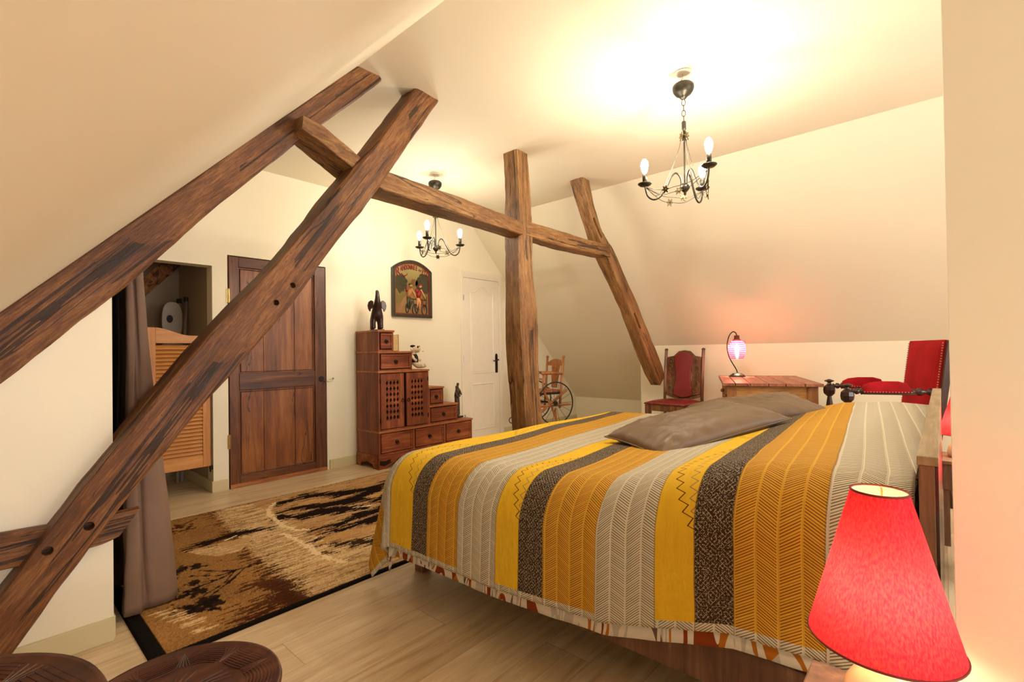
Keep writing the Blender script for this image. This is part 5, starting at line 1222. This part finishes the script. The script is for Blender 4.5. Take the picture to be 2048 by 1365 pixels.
for s in (-1, 1):
    bm = NB(); tube(bm, [(s*0.165, -0.11, 0.40), (s*0.165, -0.13, 0.62), (s*0.175, -0.17, 1.02)], [0.016, 0.017, 0.014], 8); ball(bm, (s*0.176, -0.172, 1.03), 0.019, seg=8); mesh_obj('back_post', bm, M_oldpine, wc, smooth=True)
    bm = NB(); tube(bm, [(s*0.18, 0.14, 0.60), (s*0.19, 0.15, 0.72), (s*0.19, 0.14, 0.83)], 0.013, 8); mesh_obj('arm_support', bm, M_oldpine, wc, smooth=True)
    bm = NB(); tube(bm, [(s*0.175, -0.15, 0.82), (s*0.20, 0.0, 0.835), (s*0.20, 0.17, 0.84)], [0.014, 0.02, 0.024], 8); mesh_obj('armrest', bm, M_oldpine, wc, smooth=True)
    bm = NB(); tube(bm, [(s*0.19, -0.20, 0.62), (s*0.20, 0.36, 0.27)], 0.017, 4); mesh_obj('frame_rail', bm, M_oldpine, wc)
    bm = NB(); tube(bm, [(s*0.17, 0.12, 0.60), (s*0.18, 0.02, 0.42), (s*0.18, -0.04, 0.27)], 0.014, 6); mesh_obj('leg', bm, M_oldpine, wc)
    bm = NB(); tube(bm, [(s*0.20, -0.25, 0.44), (s*0.20, 0.22, 0.44)], 0.014, 4); mesh_obj('side_rail', bm, M_oldpine, wc)
    bm = NB(); tube(bm, [(s*0.20, 0.37+0.035*math.cos(a_), 0.245+0.035*math.sin(a_)) for a_ in [2*PI*k/16 for k in range(16)]], 0.006, 6, True); mesh_obj('small_wheel', bm, M_iron, wc)
    bm = NB(); tube(bm, [(s*0.17, -0.06, 0.0), (s*0.17, -0.04, 0.40)], 0.014, 6); mesh_obj('prop_leg', bm, M_oldpine, wc)
T4 = Matrix.Translation((0, -0.145, 0.62)) @ Matrix.Rotation(math.radians(6), 4, 'X')
bm = NB(); prism(bm, [(-0.165, 0.30), (0.165, 0.30), (0.165, 0.34), (0.10, 0.37), (0.04, 0.385), (-0.04, 0.385), (-0.10, 0.37), (-0.165, 0.34)], -0.01, 0.01, M=T4); mesh_obj('crest_rail', bm, M_oldpine, wc, bevel=0.004)
bm = NB(); P = [(-0.05, 0.02), (0.05, 0.02), (0.06, 0.10), (0.075, 0.18), (0.065, 0.24), (0.08, 0.28), (0.06, 0.31), (-0.06, 0.31), (-0.08, 0.28), (-0.065, 0.24), (-0.075, 0.18), (-0.06, 0.10)]
prism(bm, P, -0.008, 0.008, M=T4)
tube(bm, [T4 @ Vector((0.045*math.cos(a_), 0.01, 0.26+0.025*math.sin(a_))) for a_ in [2*PI*k/14 for k in range(14)]], 0.005, 6, True)
for s in (-1, 1): tube(bm, [T4 @ Vector(q) for q in ((s*0.045, 0.01, 0.21), (s*0.01, 0.01, 0.14), (s*0.02, 0.01, 0.08))], 0.005, 6)
mesh_obj('carved_splat', bm, M_oldpine, wc)
bm = NB(); tube(bm, [(-0.24, 0.20, 0.77), (0.24, 0.20, 0.77)], 0.012, 8); mesh_obj('front_bar', bm, M_oldpine, wc)
bm = NB(); box(bm, -0.16, 0.16, -0.12, 0.15, 0.57, 0.60); mesh_obj('seat_box', bm, M_rubber, wc)

# ---------------------------------------------------------------- carved stools in the foreground
Mst = wood('carved_stool_wood', srgb(46, 20, 12), srgb(80, 38, 22), srgb(112, 62, 38), 'X', 0.42, 1.0, 0, 0.25)
def stool(loc, R, hgt, label, name='carved_stool', blurred=False):
    s_ = thing(name, label, 'stool', loc, 0, 'carved stools in the foreground')
    bm = NB(); prof = [(0.02, -0.03), (R*0.9, -0.03), (R*0.985, -0.02), (R, -0.006), (R*0.985, 0.002), (R*0.96, 0.0), (R*0.93, -0.004)]
    lathe(bm, prof+[(R*0.60, -0.006), (R*0.57, -0.010), (0.005, -0.012)], 72, c=(0, 0, hgt)); tp = mesh_obj('top', bm, Mst, s_, smooth=True)
    bm = NB(); zt = hgt-0.0045
    for g in range(10):                          # carved border: nested wavy grooves broken by fans
        a0 = 2*PI*g/10; wdt = 2*PI/10
        for q in range(9):
            r0 = R*(0.625+0.036*q); pts = []; ins_ = 0.10+0.012*abs(q-4)
            for k in range(13):
                t_ = k/12; a_ = a0+wdt*(ins_+(1-2*ins_)*t_); r_ = r0+R*0.022*math.sin(t_*PI)*(1 if g % 2 else -1)
                pts.append((min(r_, R*0.925)*math.cos(a_), min(r_, R*0.925)*math.sin(a_), zt))
            tube(bm, pts, 0.0016, 5)
        for q in range(5):
            sp_ = (q-2)*0.034; r1, r2_ = (0.62, 0.905) if g % 2 else (0.905, 0.62)
            tube(bm, [(R*r1*math.cos(a0), R*r1*math.sin(a0), zt), (R*(r1+r2_)/2*math.cos(a0+sp_*0.7), R*(r1+r2_)/2*math.sin(a0+sp_*0.7), zt), (R*r2_*math.cos(a0+sp_*1.7), R*r2_*math.sin(a0+sp_*1.7), zt)], 0.0013, 5)
    for q in range(7):
        a_ = 2*PI*q/7
        for w2 in (0.0, 0.16, 0.32): tube(bm, bez([(0.02*math.cos(a_), 0.02*math.sin(a_), zt-0.006), (R*0.3*math.cos(a_+0.35+w2), R*0.3*math.sin(a_+0.35+w2), zt-0.006), (R*0.54*math.cos(a_+0.1+w2), R*0.54*math.sin(a_+0.1+w2), zt-0.006)], 5), 0.0014, 5)
    mesh_obj('carving', bm, Mst, tp)
    for k in range(3):
        a_ = 2*PI*k/3+0.5; bm = NB(); c_, s2 = math.cos(a_), math.sin(a_)
        tube(bm, [(R*0.85*c_, R*0.85*s2, 0.0), (R*0.5*c_, R*0.5*s2, hgt*0.5), (R*0.62*c_, R*0.62*s2, hgt-0.03)], [0.022, 0.026, 0.022], 8); mesh_obj('leg', bm, Mst, s_, smooth=True)
    return s_
stool((0.262, 1.10, 0), 0.180, 0.45, 'round carved dark wooden stool near the rug, at the bottom of the photo')
stool((-0.12, 0.985, 0), 0.262, 0.60, 'taller round dark wooden stool in the bottom left corner')
